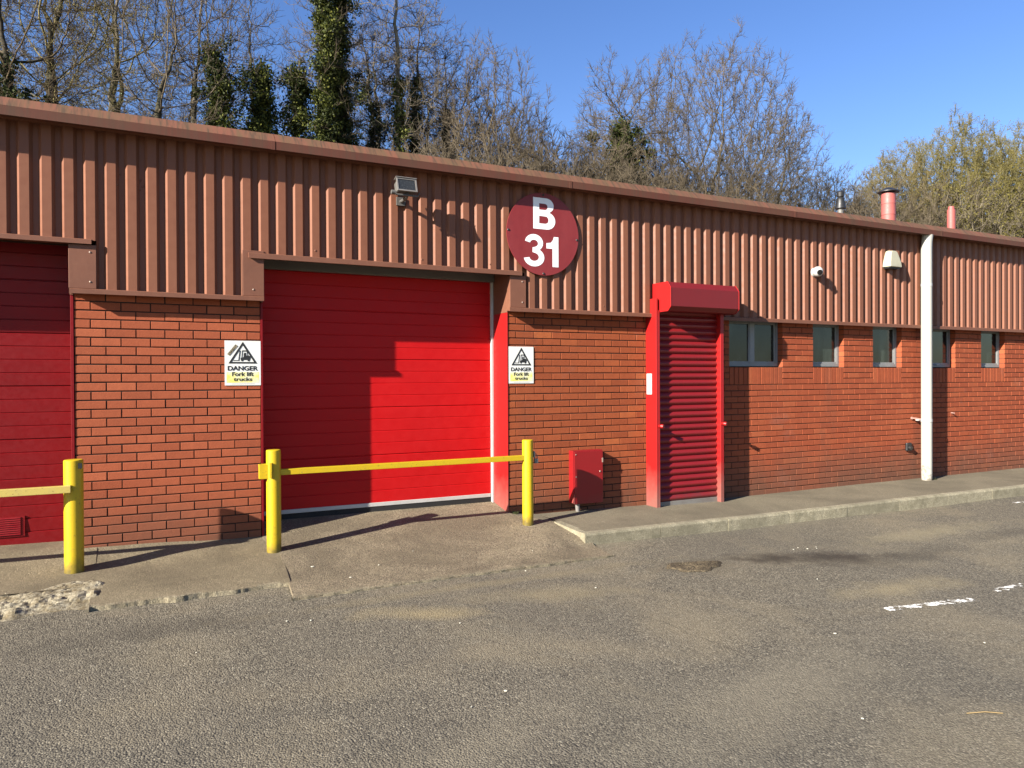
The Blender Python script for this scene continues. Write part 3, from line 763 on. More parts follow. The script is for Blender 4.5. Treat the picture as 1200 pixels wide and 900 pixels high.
def g3(x,z,w,h):
    t=h*.19; c=x+w*.48
    # outer contour clockwise from upper-left terminal
    up_o=arc(c,z+h*.735,w*.46,h*.265,172,-52,18); lo_o=arc(c,z+h*.285,w*.52,h*.285,52,-172,20)
    lo_i=arc(c,z+h*.295,w*.24,h*.125,-172,70,14); up_i=arc(c,z+h*.715,w*.20,h*.11,-70,172,14)
    return [up_o+lo_o+lo_i+[(c-w*.08,z+h*.44),(c-w*.08,z+h*.585)]+up_i]
def g1(x,z,w,h):
    return [[(x+w*.50,z),(x+w,z),(x+w,z+h),(x+w*.62,z+h)]+[(x+w*.55,z+h*.90),(x+w*.38,z+h*.80),(x,z+h*.775),(x,z+h*.60),(x+w*.50,z+h*.60)]]
for nm,gl in (('letter',gB(3.848,3.243,.272,.335)),('numeral',g3(3.742,2.838,.240,.345)),('numeral',g1(4.008,2.846,.150,.325))):
    obj(nm,curve_mesh(gl,-.1075),M['letter'],T)
for an in (178,-4,270,90): screw(DX+(DR-.02)*math.cos(math.radians(an)),-.107,DZ+(DR-.02)*math.sin(math.radians(an)),.013,T,M['black'],'bolt')

def danger(label,x0,x1,z0,z1,tape):
    y=-.004; T=thing('warning_sign',label,'sign',(x0+(x1-x0)/2,0,z0))
    mb=MB(); mb.box(x0,x1,y-.003,y,z0,z1); obj('board',mb,M['sign_white'],T)
    w=x1-x0; h=z1-z0; cx=(x0+x1)/2; yy=y-.005
    mb=MB(); mb.face([(x0+w*.06,yy,z0+h*.07),(x1-w*.06,yy,z0+h*.07),(x1-w*.06,yy,z0+h*.43),(x0+w*.06,yy,z0+h*.43)]) if 0 else mb.box(x0+w*.05,x1-w*.05,y-.0038,y-.0032,z0+h*.06,z0+h*.30); obj('yellow_panel',mb,M['sign_yellow'],T)
    def tri(s,cz):
        return [(cx-w*.40*s,cz-h*.245*s),(cx+w*.40*s,cz-h*.245*s),(cx,cz+h*.245*s)]
    c=z0+h*.73
    o1=[(cx-w*.40,z0+h*.49),(cx+w*.40,z0+h*.49),(cx,z0+h*.975)]; o2=[(cx-w*.31,z0+h*.525),(cx+w*.31,z0+h*.525),(cx,z0+h*.90)]
    obj('triangle_border',curve_mesh([o1,o2],yy),M['sign_black'],T)
    # fork lift pictogram: body, mast, cage, driver, forks, wheels
    Q=lambda a,b:(cx+w*a,z0+h*b)
    body=[Q(-.06,.57),Q(.20,.57),Q(.22,.64),Q(.17,.67),Q(.04,.67),Q(.0,.62),Q(-.06,.62)]
    mast=[Q(-.13,.55),Q(-.10,.55),Q(-.06,.78),Q(-.09,.78)]
    forks=[Q(-.27,.55),Q(-.12,.55),Q(-.12,.565),Q(-.27,.565)]
    cage=[Q(-.04,.62),Q(-.02,.62),Q(.0,.76),Q(.10,.76),Q(.13,.66),Q(.15,.66),Q(.115,.785),Q(-.02,.785)]
    drv=[Q(.02,.66),Q(.09,.66),Q(.09,.72),Q(.06,.74),Q(.03,.72)]
    P3=MB()
    for shp in (body,mast,forks,cage,drv,[Q(-.02+.035*math.cos(i*.524),.565+.025*math.sin(i*.524)) for i in range(12)],[Q(.16+.035*math.cos(i*.524),.565+.025*math.sin(i*.524)) for i in range(12)]):
        q=curve_mesh([shp],yy-.0004*len(P3.f)/200); P3.faces(q.v,q.f)
    obj('forklift_symbol',P3,M['sign_black'],T)
    for t_,zb,hh,ww,of in (('DANGER',.330,.105,.84,.030),('Fork lift',.205,.095,.60,.030),('trucks',.095,.085,.52,.030)):
        obj('lettering',text_mesh(t_,cx,z0+h*zb,w*ww,h*hh,yy,of),M['sign_black'],T)
    mb=MB(); mb.box(cx-w*.33,cx+w*.33,yy-.0003,yy,z0+h*.033,z0+h*.037); obj('small_print',mb,M['grey_metal'],T)
    if tape:
        mb=MB(); a=Vector((x0+w*.10,yy-.0006,z0+h*.68)); b=Vector((x0+w*.33,yy-.0006,z0+h*.90)); d=Vector((.010,0,-.007)); mb.face([a-d,a+d,b+d,b-d]); obj('tape_strip',mb,M['edge'],T)
danger('white and yellow forklift danger sign with a tape strip, left of the bright red door',.758,1.066,1.592,1.994,True)
danger('white and yellow forklift danger sign without tape, right of the bright red door',3.60,3.899,1.590,1.984,False)

# ------------------------------------------------------------------ fittings on the wall
# floodlight
T=thing('floodlight','grey rectangular floodlight on a bracket above the bright red door','floodlight',(2.36,-.085,3.40))
R3=Matrix.Rotation(math.radians(-18),3,'X')
def tb(mb,cx,cy,cz,x0,x1,y0,y1,z0,z1):
    m=MB(); m.box(x0,x1,y0,y1,z0,z1); 
    for i,v in enumerate(m.v):
        p=R3@Vector(v); m.v[i]=(p.x+cx,p.y+cy,p.z+cz)
    mb.faces(m.v,m.f)
c=(2.365,-.29,3.480)
mb=MB(); tb(mb,*c,-.090,.090,-.02,.08,-.060,.060); obj('lamp_body',mb,M['floodbody'],T,bevel=.012)
mb=MB()
for a in ((-.100,.100,-.035,-.021,.055,.068),(-.100,.100,-.035,-.021,-.068,-.055),(-.100,-.086,-.035,-.021,-.0545,.0545),(.086,.100,-.035,-.021,-.0545,.0545)): tb(mb,*c,*a)
tb(mb,*c,-.105,.105,-.045,.02,.069,.075)
obj('lamp_rim',mb,M['galv'],T)
mb=MB(); tb(mb,*c,-.085,.085,-.029,-.0215,-.054,.054); obj('glass',mb,M['floodglass'],T)
mb=MB(); mb.tube([(2.38,-.086,3.38),(2.38,-.16,3.375),(2.38,-.26,3.385),(2.38,-.30,3.42)],.017,10); mb.box(2.335,2.425,-.10,-.086,3.34,3.42)
mb.tube([(2.25,-.30,3.41),(2.28,-.30,3.395),(2.48,-.30,3.395),(2.50,-.30,3.43)],.009,8); mb.tube([(2.22,-.29,3.415),(2.26,-.29,3.415)],.02,10); obj('bracket',mb,M['floodbody'],T,smooth=True)
# cctv
T=thing('security_camera','small white dome security camera on the brown cladding','camera',(8.10,-.085,3.03))
mb=MB(); mb.tube([(8.10,-.085,3.03),(8.10,-.125,3.03)],[.062,.055],18); obj('mount',mb,M['cam_white'],T,smooth=True)
mb=MB(); mb.sphere((8.09,-.155,3.032),.068); obj('housing',mb,M['cam_white'],T,smooth=True)
mb=MB(); mb.tube([(8.07,-.195,3.020),(8.055,-.223,3.012)],[.036,.034],16); obj('lens',mb,M['lens'],T,smooth=True)
# alarm box
T=thing('alarm_box','cream wedge shaped alarm box high on the cladding beside the downpipe','alarm box',(9.60,-.085,3.18))
mb=MB(); fr_=[(9.455,3.185),(9.735,3.185),(9.725,3.25),(9.685,3.37),(9.665,3.41),(9.63,3.425),(9.56,3.425),(9.525,3.41),(9.505,3.37),(9.465,3.25)]
n=len(fr_); cx=9.595
bk=[(x,-.087,z) for x,z in fr_]; ft=[(cx+(x-cx)*.86,-.175-.03*max(0,min(1,(3.42-z)/.2)),3.185+(z-3.185)*.95) for x,z in fr_]
mb.faces(bk+ft,[tuple(range(n)),tuple(range(n,2*n))[::-1]]+[(i,(i+1)%n,n+(i+1)%n,n+i) for i in range(n)]); obj('cover',mb,M['cream'],T,bevel=.006)
mb=MB(); mb.box(9.48,9.71,-.175,-.09,3.165,3.1845); obj('base',mb,M['black'],T)
# downpipe
T=thing('downpipe','tall white rainwater downpipe running from the fascia to the pavement','downpipe',(10.31,-.17,.11))
mb=MB(); mb.tube([(10.31,-.165,.10),(10.31,-.165,3.50),(10.31,-.17,3.60),(10.31,-.185,3.70)],.073,22); obj('pipe',mb,M['pipe'],T,smooth=True)
mb=MB(); mb.tube([(10.31,-.165,.985),(10.31,-.165,1.03)],.078,22); mb.box(10.30,10.32,-.10,.01,.99,1.02); obj('pipe_bracket',mb,M['white_metal'],T,smooth=True)
mb=MB(); mb.tube([(10.31,-.165,2.95),(10.31,-.165,2.99)],.077,22); obj('pipe_bracket',mb,M['white_metal'],T,smooth=True)
mb=MB(); mb.tube([(10.20,.0,1.035),(10.20,-.07,1.035),(10.28,-.12,1.02)],.010,8); mb.tube([(10.20,-.004,1.035),(10.20,-.02,1.035)],.02,12); obj('pipe_clip',mb,M['pinkrust'],T,smooth=True)
# stub on the far wall
T=MB(); T.tube([(11.14,.01,1.09),(11.14,-.035,1.088)],.009,8); T.tube([(11.14,-.035,1.088),(11.15,-.045,1.083)],[.011,.008],8)
tag(obj('pipe_stub',T,M['pinkrust'],loc=(11.14,0,1.09),smooth=True),'short pale pink pipe stub sticking out of the brickwork right of the downpipe','pipe stub')
# black outlet
T=thing('black_vent_outlet','small black plastic outlet low on the brick wall left of the downpipe','vent outlet',(10.11,0,.62))
mb=MB(); mb.box(10.06,10.17,-.035,.002,.56,.68); obj('housing',mb,M['black'],T,bevel=.012)
mb=MB(); mb.tube([(10.115,-.03,.61),(10.115,-.065,.60)],.03,12); obj('spout',mb,M['black'],T,smooth=True)
# red meter cabinet
T=thing('meter_cabinet','small red steel cabinet mounted low on the brick wall','cabinet',(4.53,0,.25))
mb=MB(); mb.box(4.342,4.722,-.095,.0,.262,.842); obj('case',mb,M['red_box'],T,bevel=.004)
mb=MB(); mb.box(4.352,4.725,-.106,-.0965,.252,.832); dr=obj('door',mb,M['red_box'],T,bevel=.003)
mb=MB(); mb.prism([(4.325,.27),(4.352,.255),(4.352,.37)],'y',-.11,-.09); obj('bent_flap',mb,M['red_frame'],T)
mb=MB(); mb.box(4.712,4.7255,-.111,-.1065,.70,.75); obj('latch',mb,M['rivet'],dr)
for q in ((4.37,.80,.007),(4.375,.555,.008),(4.685,.60,.010)): screw(q[0],-.108,q[1],q[2],dr,M['rivet'])
mb=MB(); mb.tube([(4.42,-.05,.26),(4.425,-.055,.13)],[.027,.022],12); obj('supply_pipe',mb,M['galv'],T,smooth=True)
# flues on the roof
T=thing('black_flue','small black roof flue cowl, leftmost of the flues','flue',(11.15,2.0,4.03))
mb=MB(); mb.tube([(11.15,2,3.95),(11.15,2,4.64)],.05,16); obj('pipe',mb,M['grey_metal'],T,smooth=True)
mb=MB(); mb.tube([(11.15,2,4.60),(11.15,2,4.63),(11.15,2,4.75),(11.15,2,4.77),(11.15,2,4.80),(11.15,2,4.81),(11.15,2,4.88),(11.15,2,4.90)],[.095,.088,.066,.072,.045,.06,.066,.05],18); obj('cowl',mb,M['black'],T,smooth=True)
T=thing('red_flue','tall salmon red round flue with a black conical hat on the roof','flue',(12.42,2.0,4.03))
mb=MB(); zz=[3.95]; pts=[];rd=[]
for z_,r_ in [(3.95,.122),(4.60,.122),(4.605,.128),(4.62,.122),(4.80,.122),(4.805,.127),(4.82,.122),(4.995,.122)]: pts.append((12.42,2,z_)); rd.append(r_)
mb.tube(pts,rd,24); obj('pipe',mb,M['flue_red'],T,smooth=True)
mb=MB(); mb.tube([(12.42,2,5.02),(12.42,2,5.035),(12.42,2,5.10),(12.42,2,5.115)],[.185,.185,.06,.015],24)
for an in (.5,2.6,4.7): mb.box(12.42+0.105*math.cos(an)-.01,12.42+0.105*math.cos(an)+.01,2+0.105*math.sin(an)-.004,2+0.105*math.sin(an)+.004,4.97,5.03)
obj('rain_hat',mb,M['black'],T,smooth=True)
T=thing('slim_red_flue','slim salmon red flue without a hat, rightmost on the roof','flue',(14.26,2.0,4.03))
mb=MB(); mb.tube([(14.26,2,3.95),(14.26,2,4.88)],.075,18); obj('pipe',mb,M['flue_red'],T,smooth=True)
mb=MB(); mb.tube([(14.26,2,4.88),(14.26,2,4.885),(14.26,2,4.945),(14.26,2,4.95)],[.075,.058,.054,.035],18); obj('top_collar',mb,M['flue_red'],T,smooth=True)

# ------------------------------------------------------------------ barriers
def post(mb,x,y,z0,z1,r,k=20):
    mb.tube([(x,y,z0),(x,y,z1-.006),(x,y,z1)],[r,r,r-.006],k,phase=.2)
T=thing('yellow_barrier','yellow two post barrier with a bright rail across the main red door','barrier',(2.35,-.42,.15))
mb=MB(); post(mb,1.105,-.42,.05,1.035,.061); p2=obj('post',mb,M['yellow'],T,smooth=True)
mb=MB(); post(mb,3.60,-.42,.05,1.020,.056); p3=obj('post',mb,M['yellow'],T,smooth=True)
mb=MB(); mb.box(1.06,3.60,-.445,-.395,.814,.864); obj('rail',mb,M['yellow'],T,bevel=.003)
mb=MB(); mb.box(.985,1.07,-.452,-.446,.79,.915); mb.box(.985,1.07,-.394,-.388,.79,.915); mb.box(.985,.992,-.446,-.394,.79,.915); mb.box(1.062,1.080,-.50,-.34,.80,.93); obj('rail_bracket',mb,M['yellow'],p2,bevel=.002)
mb=MB(); mb.box(3.655,3.672,-.45,-.40,.84,.90); obj('hasp',mb,M['galv'],p3)
T=thing('padlock','small steel padlock hanging from the right hand yellow post','padlock',(3.69,-.43,.80))
mb=MB(); mb.box(3.668,3.712,-.445,-.420,.775,.825); obj('lock_body',mb,M['galv'],T,bevel=.005)
mb=MB(); mb.tube([(3.677,-.432,.82),(3.677,-.432,.86),(3.690,-.432,.875),(3.703,-.432,.86),(3.703,-.432,.82)],.0045,8); obj('shackle',mb,M['grey_metal'],T,smooth=True)
T=thing('yellow_side_barrier','yellow barrier with a faded rail in front of the burgundy door at the left edge','barrier',(-1.8,-.43,.15))
mb=MB(); post(mb,-.392,-.43,.05,1.03,.068); pp=obj('post',mb,M['yellow'],T,smooth=True)
mb=MB(); post(mb,-3.2,-.43,.05,1.03,.068); obj('post',mb,M['yellow'],T,smooth=True)
mb=MB(); mb.box(-3.26,-.405,-.545,-.495,.788,.842); obj('rail',mb,M['yellow_old'],T,bevel=.003)
mb=MB(); mb.box(-.358,-.330,-.500,-.482,.965,1.005); obj('slot',mb,M['black'],pp)

# weeds by the pipe and the jamb
def weed(x,y,z,r,h,n,seed,label):
    rnd=random.Random(seed); mb=MB()
    for i in range(n):
        a=rnd.uniform(0,6.28); q=rnd.uniform(0,r*.4); px,py=x+q*math.cos(a),y+q*math.sin(a); L=h*rnd.uniform(.5,1); lean=rnd.uniform(.2,.9)
        tx,ty=px+L*lean*math.cos(a),py+L*lean*math.sin(a)*.7; w=.004
        mx_,my_,mz_=(px+tx)/2,(py+ty)/2,z+L*.65
        mb.face([(px-w,py,z),(px+w,py,z),(mx_+w,my_,mz_),(mx_-w,my_,mz_)]); mb.face([(mx_-w,my_,mz_),(mx_+w,my_,mz_),(tx,ty,z+L*.8)])
    return tag(obj('weed',mb,M['weed'],loc=(x,y,z)),label,'weed')
weed(10.42,-.2,.12,.08,.07,26,1,'tiny dry weed tuft at the foot of the downpipe')
weed(3.66,-.03,.19,.05,.06,20,2,'tiny weed at the foot of the jamb right of the main door')

# ------------------------------------------------------------------ hillside and trees
def hill_z(x,y):
    b=float(np.interp(y,[13,16,22,34,60,120],[-.5,2.2,5.5,9.5,17,22])); e=min(1,max(0,(60-abs(x-20)+60)/40)) ; return b+.35*math.sin(x*.4+y*.3)+.25*math.sin(x*.9-y*.5)
tag(obj('hill',grid_mesh([-60+3*i for i in range(70)],[13,14.5,16,18,20,22,25,28,31,34,40,50,60,80,120],hill_z),M['hill'],smooth=True),kind='structure')

def np_obj(name,V,F,mat,parent,tone=None,smooth=True,loc=None):
    me=bpy.data.meshes.new(name); nf,k=F.shape
    me.vertices.add(len(V)); me.vertices.foreach_set('co',V.astype(np.float32).ravel())
    me.loops.add(nf*k); me.loops.foreach_set('vertex_index',F.astype(np.int32).ravel())
    me.polygons.add(nf); me.polygons.foreach_set('loop_start',(np.arange(nf)*k).astype(np.int32)); me.polygons.foreach_set('loop_total',np.full(nf,k,np.int32))
    if smooth: me.polygons.foreach_set('use_smooth',np.ones(nf,bool))
    if tone is not None:
        at=me.attributes.new('tone','FLOAT','FACE'); at.data.foreach_set('value',tone.astype(np.float32))
    me.update(); me.validate(); me.materials.append(mat)
    o=bpy.data.objects.new(name,me); COL.objects.link(o)
    if parent: o.parent=parent
    if loc: o.location=loc
    return o
def leaves(rg,pos,size,spread=None):
    n=len(pos); c=pos; a=rg.normal(0,1,(n,3)); a/=np.linalg.norm(a,axis=1,keepdims=True); b=np.cross(a,rg.normal(0,1,(n,3))); b/=np.linalg.norm(b,axis=1,keepdims=True)
    s=(size*rg.uniform(.6,1.3,n))[:,None]
    V=np.stack([c-a*s,c+b*s*.6,c+a*s,c-b*s*.6],1).reshape(-1,3); F=np.arange(4*n).reshape(n,4); return V,F
def copy_tree(o,loc,rotz,s,label=None,group=None):
    c=o.copy(); COL.objects.link(c); c.location=loc; c.rotation_euler=(0,0,rotz); c.scale=(s,s,s)
    if label: c['label']=label
    if group: c['group']=group
    for ch in list(o.children):
        d=ch.copy(); COL.objects.link(d); d.parent=c
    return c
def at(x,y): return (x,y,hill_z(x,y)-.3)
def colonize(seed,n_att,env,trunk,D=.24,di=2.2,dk=.42,up=.04,noise=.17,iters=110,shell=.5,maxn=15000):
    """space colonisation: env=(cx,cy,zc,rx,rz_up,rz_low); trunk=(m,3) start nodes. Returns nodes, parents"""
    rg=np.random.default_rng(seed); cx,cy,zc,rx,ru,rl=env
    v=rg.normal(0,1,(n_att,3)); v/=np.linalg.norm(v,axis=1,keepdims=True); r=rg.uniform(0,1,n_att)**(1/3.)*(1-shell)+shell*rg.uniform(.55,1,n_att)
    az=np.arctan2(v[:,1],v[:,0]); r=r*(1+.10*np.sin(az*3+seed+v[:,2]*2)+.08*np.sin(az*5+v[:,2]*6+seed*2))
    A=np.stack([cx+v[:,0]*r*rx,cy+v[:,1]*r*rx,zc+v[:,2]*r*np.where(v[:,2]>0,ru,rl)],1)
    P=[trunk]; par=[np.arange(-1,len(trunk)-1)]; nP=len(trunk); cnt=np.zeros(200000,int)
    allP=np.array(trunk); d=np.linalg.norm(A[:,None]-allP[None],axis=-1); near=d.argmin(1); nd=d.min(1); alive=np.ones(n_att,bool)
    bufP=np.zeros((60000,3)); bufP[:nP]=trunk; bufpar=np.zeros(60000,int); bufpar[:nP]=np.arange(-1,nP-1)
    for it in range(iters):
        m=alive&(nd<(di if it>6 else 99)); 
        if not m.any() or nP>maxn: break
        idx=near[m]; dr=A[m]-bufP[idx]; dr/=np.linalg.norm(dr,axis=1,keepdims=True)+1e-9
        S=np.zeros((nP,3)); np.add.at(S,idx,dr); c=np.unique(idx); c=c[cnt[c]<4]
        if len(c)==0: break
        dd=S[c]; dd/=np.linalg.norm(dd,axis=1,keepdims=True)+1e-9
        pv=bufP[c]-bufP[np.maximum(bufpar[c],0)]; pv/=np.linalg.norm(pv,axis=1,keepdims=True)+1e-9
        dd=dd+.22*pv+rg.normal(0,noise,dd.shape); dd[:,2]+=up; dd/=np.linalg.norm(dd,axis=1,keepdims=True)
        new=bufP[c]+dd*D*rg.uniform(.8,1.2,(len(c),1)); k=len(c)
        bufP[nP:nP+k]=new; bufpar[nP:nP+k]=c; cnt[c]+=1
        # nearest update
        ai=np.where(alive)[0]
        for s0 in range(0,k,400):
            q=new[s0:s0+400]; dist=np.linalg.norm(A[ai][:,None]-q[None],axis=-1); b=dist.argmin(1); bm=dist.min(1); u=bm<nd[ai]
            near[ai[u]]=nP+s0+b[u]; nd[ai[u]]=bm[u]
        alive&=~(nd<dk); nP+=k
    return bufP[:nP].copy(),bufpar[:nP].copy()
def radii(par,tip,r0,ex=2.2):
    n=len(par); a=np.full(n,0.); 
    for i in range(n-1,0,-1):
        if a[i]==0: a[i]=tip**ex
        a[par[i]]+=a[i]
    a[0]=max(a[0],tip**ex); r=a**(1/ex); k=r0/r[0]
    return np.maximum(np.where(r>tip*3,r*(1+(k-1)*np.clip((r-tip*3)/(r[0]-tip*3+1e-6),0,1)),r),tip)
def seg_mesh(P0,P1,R0,R1,k):
    T_=P1-P0; T_/=np.linalg.norm(T_,axis=1,keepdims=True)+1e-9
    ref=np.where(np.abs(T_[:,2:3])<.9,np.array([[0,0,1.]]),np.array([[1.,0,0]])); A=np.cross(T_,ref); A/=np.linalg.norm(A,axis=1,keepdims=True)+1e-9; C_=np.cross(T_,A)
    an=np.arange(k)*2*np.pi/k; ring=A[:,None]*np.cos(an)[None,:,None]+C_[:,None]*np.sin(an)[None,:,None]
    V=np.stack([P0[:,None]+ring*R0[:,None,None],P1[:,None]+ring*R1[:,None,None]],1).reshape(-1,3)
    j=np.arange(k); j2=(j+1)%k; F=np.stack([j,j2,k+j2,k+j],-1)[None]+(np.arange(len(P0))*2*k)[:,None,None]
    return V,F.reshape(-1,4)
def join(parts):
    V=[];F=[];o=0
    for v,f in parts: V.append(v); F.append(f+o); o+=len(v)
    return np.concatenate(V),np.concatenate(F)
def twigs(rg,pos,dirs,n,L,r,cen,spread=.55,upb=.18):
    """n slender two-piece twigs with side twiglets from every position"""
    i=np.repeat(np.arange(len(pos)),n); p=pos[i]; out=p-cen; out/=np.linalg.norm(out,axis=1,keepdims=True)+1e-9
    d=dirs[i]*.75+out*.55+rg.normal(0,spread*1.15,p.shape); d[:,2]+=upb*.4; d/=np.linalg.norm(d,axis=1,keepdims=True)
    l=(L*rg.uniform(.5,1.25,len(p)))[:,None]; q=p+d*l*.5; d2=d+rg.normal(0,.22,d.shape); d2[:,2]+=.12; d2/=np.linalg.norm(d2,axis=1,keepdims=True); e=q+d2*l*.5
    R=np.full(len(p),r)
    parts=[seg_mesh(p,q,R*1.15,R,3),seg_mesh(q,e,R,R*.6,3)]
    s=p+(q-p)*rg.uniform(.4,1,(len(p),1)); d3=d+rg.normal(0,.6,d.shape); d3/=np.linalg.norm(d3,axis=1,keepdims=True); t=s+d3*l*.42
    parts.append(seg_mesh(s,t,R*.8,R*.5,3))
    return join(parts),np.concatenate([q,e,t])
def ivy_leaves(rg,poly,n,size,z0,z1,rad,taper=.72,lump=75,bulge=None):
    """ivy in tufts clinging round a trunk polyline"""
    nc=max(8,n//lump); zc=rg.uniform(z0,z1,nc); t=(zc-z0)/(z1-z0); cx=np.interp(zc,poly[:,2],poly[:,0]); cy=np.interp(zc,poly[:,2],poly[:,1])
    an=rg.uniform(0,6.283,nc); R=rad*(1.1-taper*t)*(1+.3*np.sin(zc*1.9+rad*9))*np.sqrt(rg.uniform(.02,1,nc))*rg.uniform(.45,1.55,nc)*np.where(t>.9,.6,1)
    if bulge: R=R*(1+bulge[1]*np.exp(-((zc-bulge[0])/.9)**2))
    C=np.stack([cx+R*np.cos(an),cy+R*np.sin(an),zc],1); i=rg.integers(0,nc,n); sg=np.array([.15,.15,.19])*(.5+rad)
    return C[i]+rg.normal(0,1,(n,3))*sg
def tree2(label,loc,seed,h,r,zc,r0,trunk_top,n_att,bark,twig,lean=(0,0),name='bare_tree',group=None,cat='tree',buds=None,ivy=None,tip=.0075,tw=(3,.42,.0062),D=.26,low=None,multi=0,shell=.45,wob=.05,di=2.2):
    T=thing(name,label,cat,loc,group); rg=np.random.default_rng(seed+5)
    m=max(3,int(trunk_top/.28)); z=np.linspace(0,trunk_top,m); wx=np.cumsum(rg.normal(0,wob,m)); wy=np.cumsum(rg.normal(0,wob,m)); 
    tr=np.stack([lean[0]*z+wx-wx[0],lean[1]*z+wy-wy[0],z],1)
    cx=np.interp(zc,z,tr[:,0]) if zc<trunk_top else tr[-1,0]+lean[0]*(zc-trunk_top)*1.5; cy=np.interp(zc,z,tr[:,1])
    P_,par=colonize(seed,n_att,(cx,cy,zc,r,h-zc,low or zc*.62),tr,D=D,shell=shell,di=di)
    ra=radii(par,tip,r0); i=np.arange(1,len(P_)); pp=par[1:]; big=ra[i]>.04
    # keep the bare leader even when nothing grows from it
    def part(mask,k):
        ii=i[mask]; q=pp[mask]; return seg_mesh(P_[q],P_[ii],np.minimum(ra[q],ra[ii]*1.18+.002),ra[ii],k)
    if big.any():
        V,F=part(big,7); np_obj('trunk',V,F,bark,T)
    th=(~big)
    parts=[part(th,3)]
    tipm=ra[i]<tip*2.6; ii=i[tipm]; dr=P_[ii]-P_[par[ii]]; dr/=np.linalg.norm(dr,axis=1,keepdims=True)+1e-9
    (tv,tf),ends=twigs(rg,P_[ii],dr,tw[0],tw[1],tw[2],np.array([cx,cy,zc*.6])); parts.append((tv,tf))
    V,F=join(parts); np_obj('crown',V,F,twig,T,smooth=False)
    if buds:
        mat,n,size=buds; pos=ends[rg.integers(0,len(ends),n)]+rg.normal(0,.05,(n,3)); V,F=leaves(rg,pos,size); np_obj('buds',V,F,mat,T,tone=np.clip(.5+rg.normal(0,.2,n),0,1),smooth=False)
    for (mat,n,size,z0,z1,rad,bul) in (ivy or []):
        pos=ivy_leaves(rg,tr,n,size,z0,min(z1,trunk_top),rad,bulge=bul)
        # tufts creeping out along the limbs next to the trunk
        hx=np.interp(P_[:,2],tr[:,2],tr[:,0]); hy=np.interp(P_[:,2],tr[:,2],tr[:,1]); hd=np.hypot(P_[:,0]-hx,P_[:,1]-hy)
        ok=np.where((hd<rad*1.5+.35)&(P_[:,2]>z0+1.5)&(P_[:,2]<min(z1,trunk_top)))[0]
        if len(ok)>5:
            pick=rg.choice(ok,min(len(ok),26)); q=P_[pick[rg.integers(0,len(pick),n//4)]]; pos=np.concatenate([pos,q+rg.normal(0,.13,q.shape)])
        V,F=leaves(rg,pos,size); n=len(pos)
        np_obj('ivy',V,F,mat,T,tone=np.clip(.45+rg.normal(0,.24,n),0,1),smooth=False)
    return T
def iv2(m,n,s,a,b,r,bul=None): return (M[m],n,s,a,b,r,bul)
BK,BD,BP=M['bark'],M['bark_dark'],M['bark_pale']; TW,TD,TO,TP=M['twig'],M['twig_dark'],M['twig_olive'],M['twig_pale']
# left wood: tall slender trees whose tops leave the picture
tree2('dark ivy footed bare tree at the far left edge of the sky',at(-3.2,20),111,14,2.8,9,.19,7.5,2000,BD,TD,buds=(M['bud_brown'],5000,.020),ivy=[iv2('ivy_dark',5000,.06,0,8.2,.45)])
tree2('tall dark trunked bare tree, second from the left above the roof',at(-2.3,22),112,15,2.8,9.5,.18,6.5,2200,BD,TO,lean=(.02,0),buds=(M['bud'],9000,.020),tw=(2,.42,.0062))
tree2('slim pale leaning bare tree with olive buds at the upper left',at(-.6,23),113,14.5,2.5,9.5,.14,7.0,2000,BK,TO,lean=(.03,0),buds=(M['bud'],12000,.022),tw=(2,.42,.0062))
tree2('bare tree with a dark trunk leaning right between the olive trees on the left',at(.4,19),114,13,2.3,9,.15,7.0,1300,BD,TW,lean=(.10,0),tw=(2,.42,.0065))
tree2('thin bare tree leaning right over the roof left of the ivy columns',at(1.2,21),115,13,2.0,9,.10,7.5,1000,BK,TW,lean=(.12,0),tw=(2,.42,.0065))
tree2('thin grey bare tree standing in the open sky left of the ivy columns',at(2.8,24),116,12.5,2.0,8.3,.09,7,900,BK,TP,lean=(.02,0),tw=(2,.42,.0065))
tree2('slight bare tree rising through the gap between the ivy spires',at(4.9,25),117,12.3,1.9,8.5,.085,10.5,650,BK,TP,lean=(-.02,0),tw=(2,.42,.0065))
# ivy columns
tree2('short leaning dark ivy covered tree, leftmost of the ivy clad ones',at(3.65,19.5),121,9.4,1.1,7.5,.10,8.6,120,BD,TW,name='ivy_tree',lean=(-.09,0),tw=(2,.35,.006),ivy=[iv2('ivy_dark',8500,.055,1,8.5,.42,(6.6,.7)),iv2('ivy',3000,.05,4,8.4,.42)])
tree2('cone of green ivy on a low trunk, second of the ivy clad trees',at(4.2,20),122,9.0,1.0,7,.10,8.1,120,BD,TW,name='ivy_tree',tw=(2,.35,.006),ivy=[iv2('ivy_dark',6500,.055,1,7.9,.60),iv2('ivy',6500,.052,4,8.1,.46)])
tree2('narrow dark ivy spire just left of the tallest ivy column',at(5.3,20.5),123,8.8,1.0,7,.09,8.0,120,BD,TW,name='ivy_tree',tw=(2,.35,.006),ivy=[iv2('ivy_dark',6500,.052,1,7.9,.52),iv2('ivy',3000,.05,3,7.8,.45)])
tree2('tall ivy covered trunk reaching the top of the picture, left one of a close pair',at(6.15,19.5),124,14,1.5,10,.15,13.4,300,BD,TW,name='ivy_tree',wob=.02,tw=(2,.4,.006),ivy=[iv2('ivy_dark',11000,.052,1,13.4,.31),iv2('ivy',13000,.047,3,13.4,.31)])
tree2('tall ivy covered trunk, broader right one of the close pair',at(7.05,20.2),125,12.4,1.5,9,.15,11.3,300,BD,TW,name='ivy_tree',wob=.02,tw=(2,.4,.006),ivy=[iv2('ivy_dark',13000,.052,1,11.2,.36,(6.6,.8)),iv2('ivy',12000,.047,3,11.2,.35,(6.8,.8))])
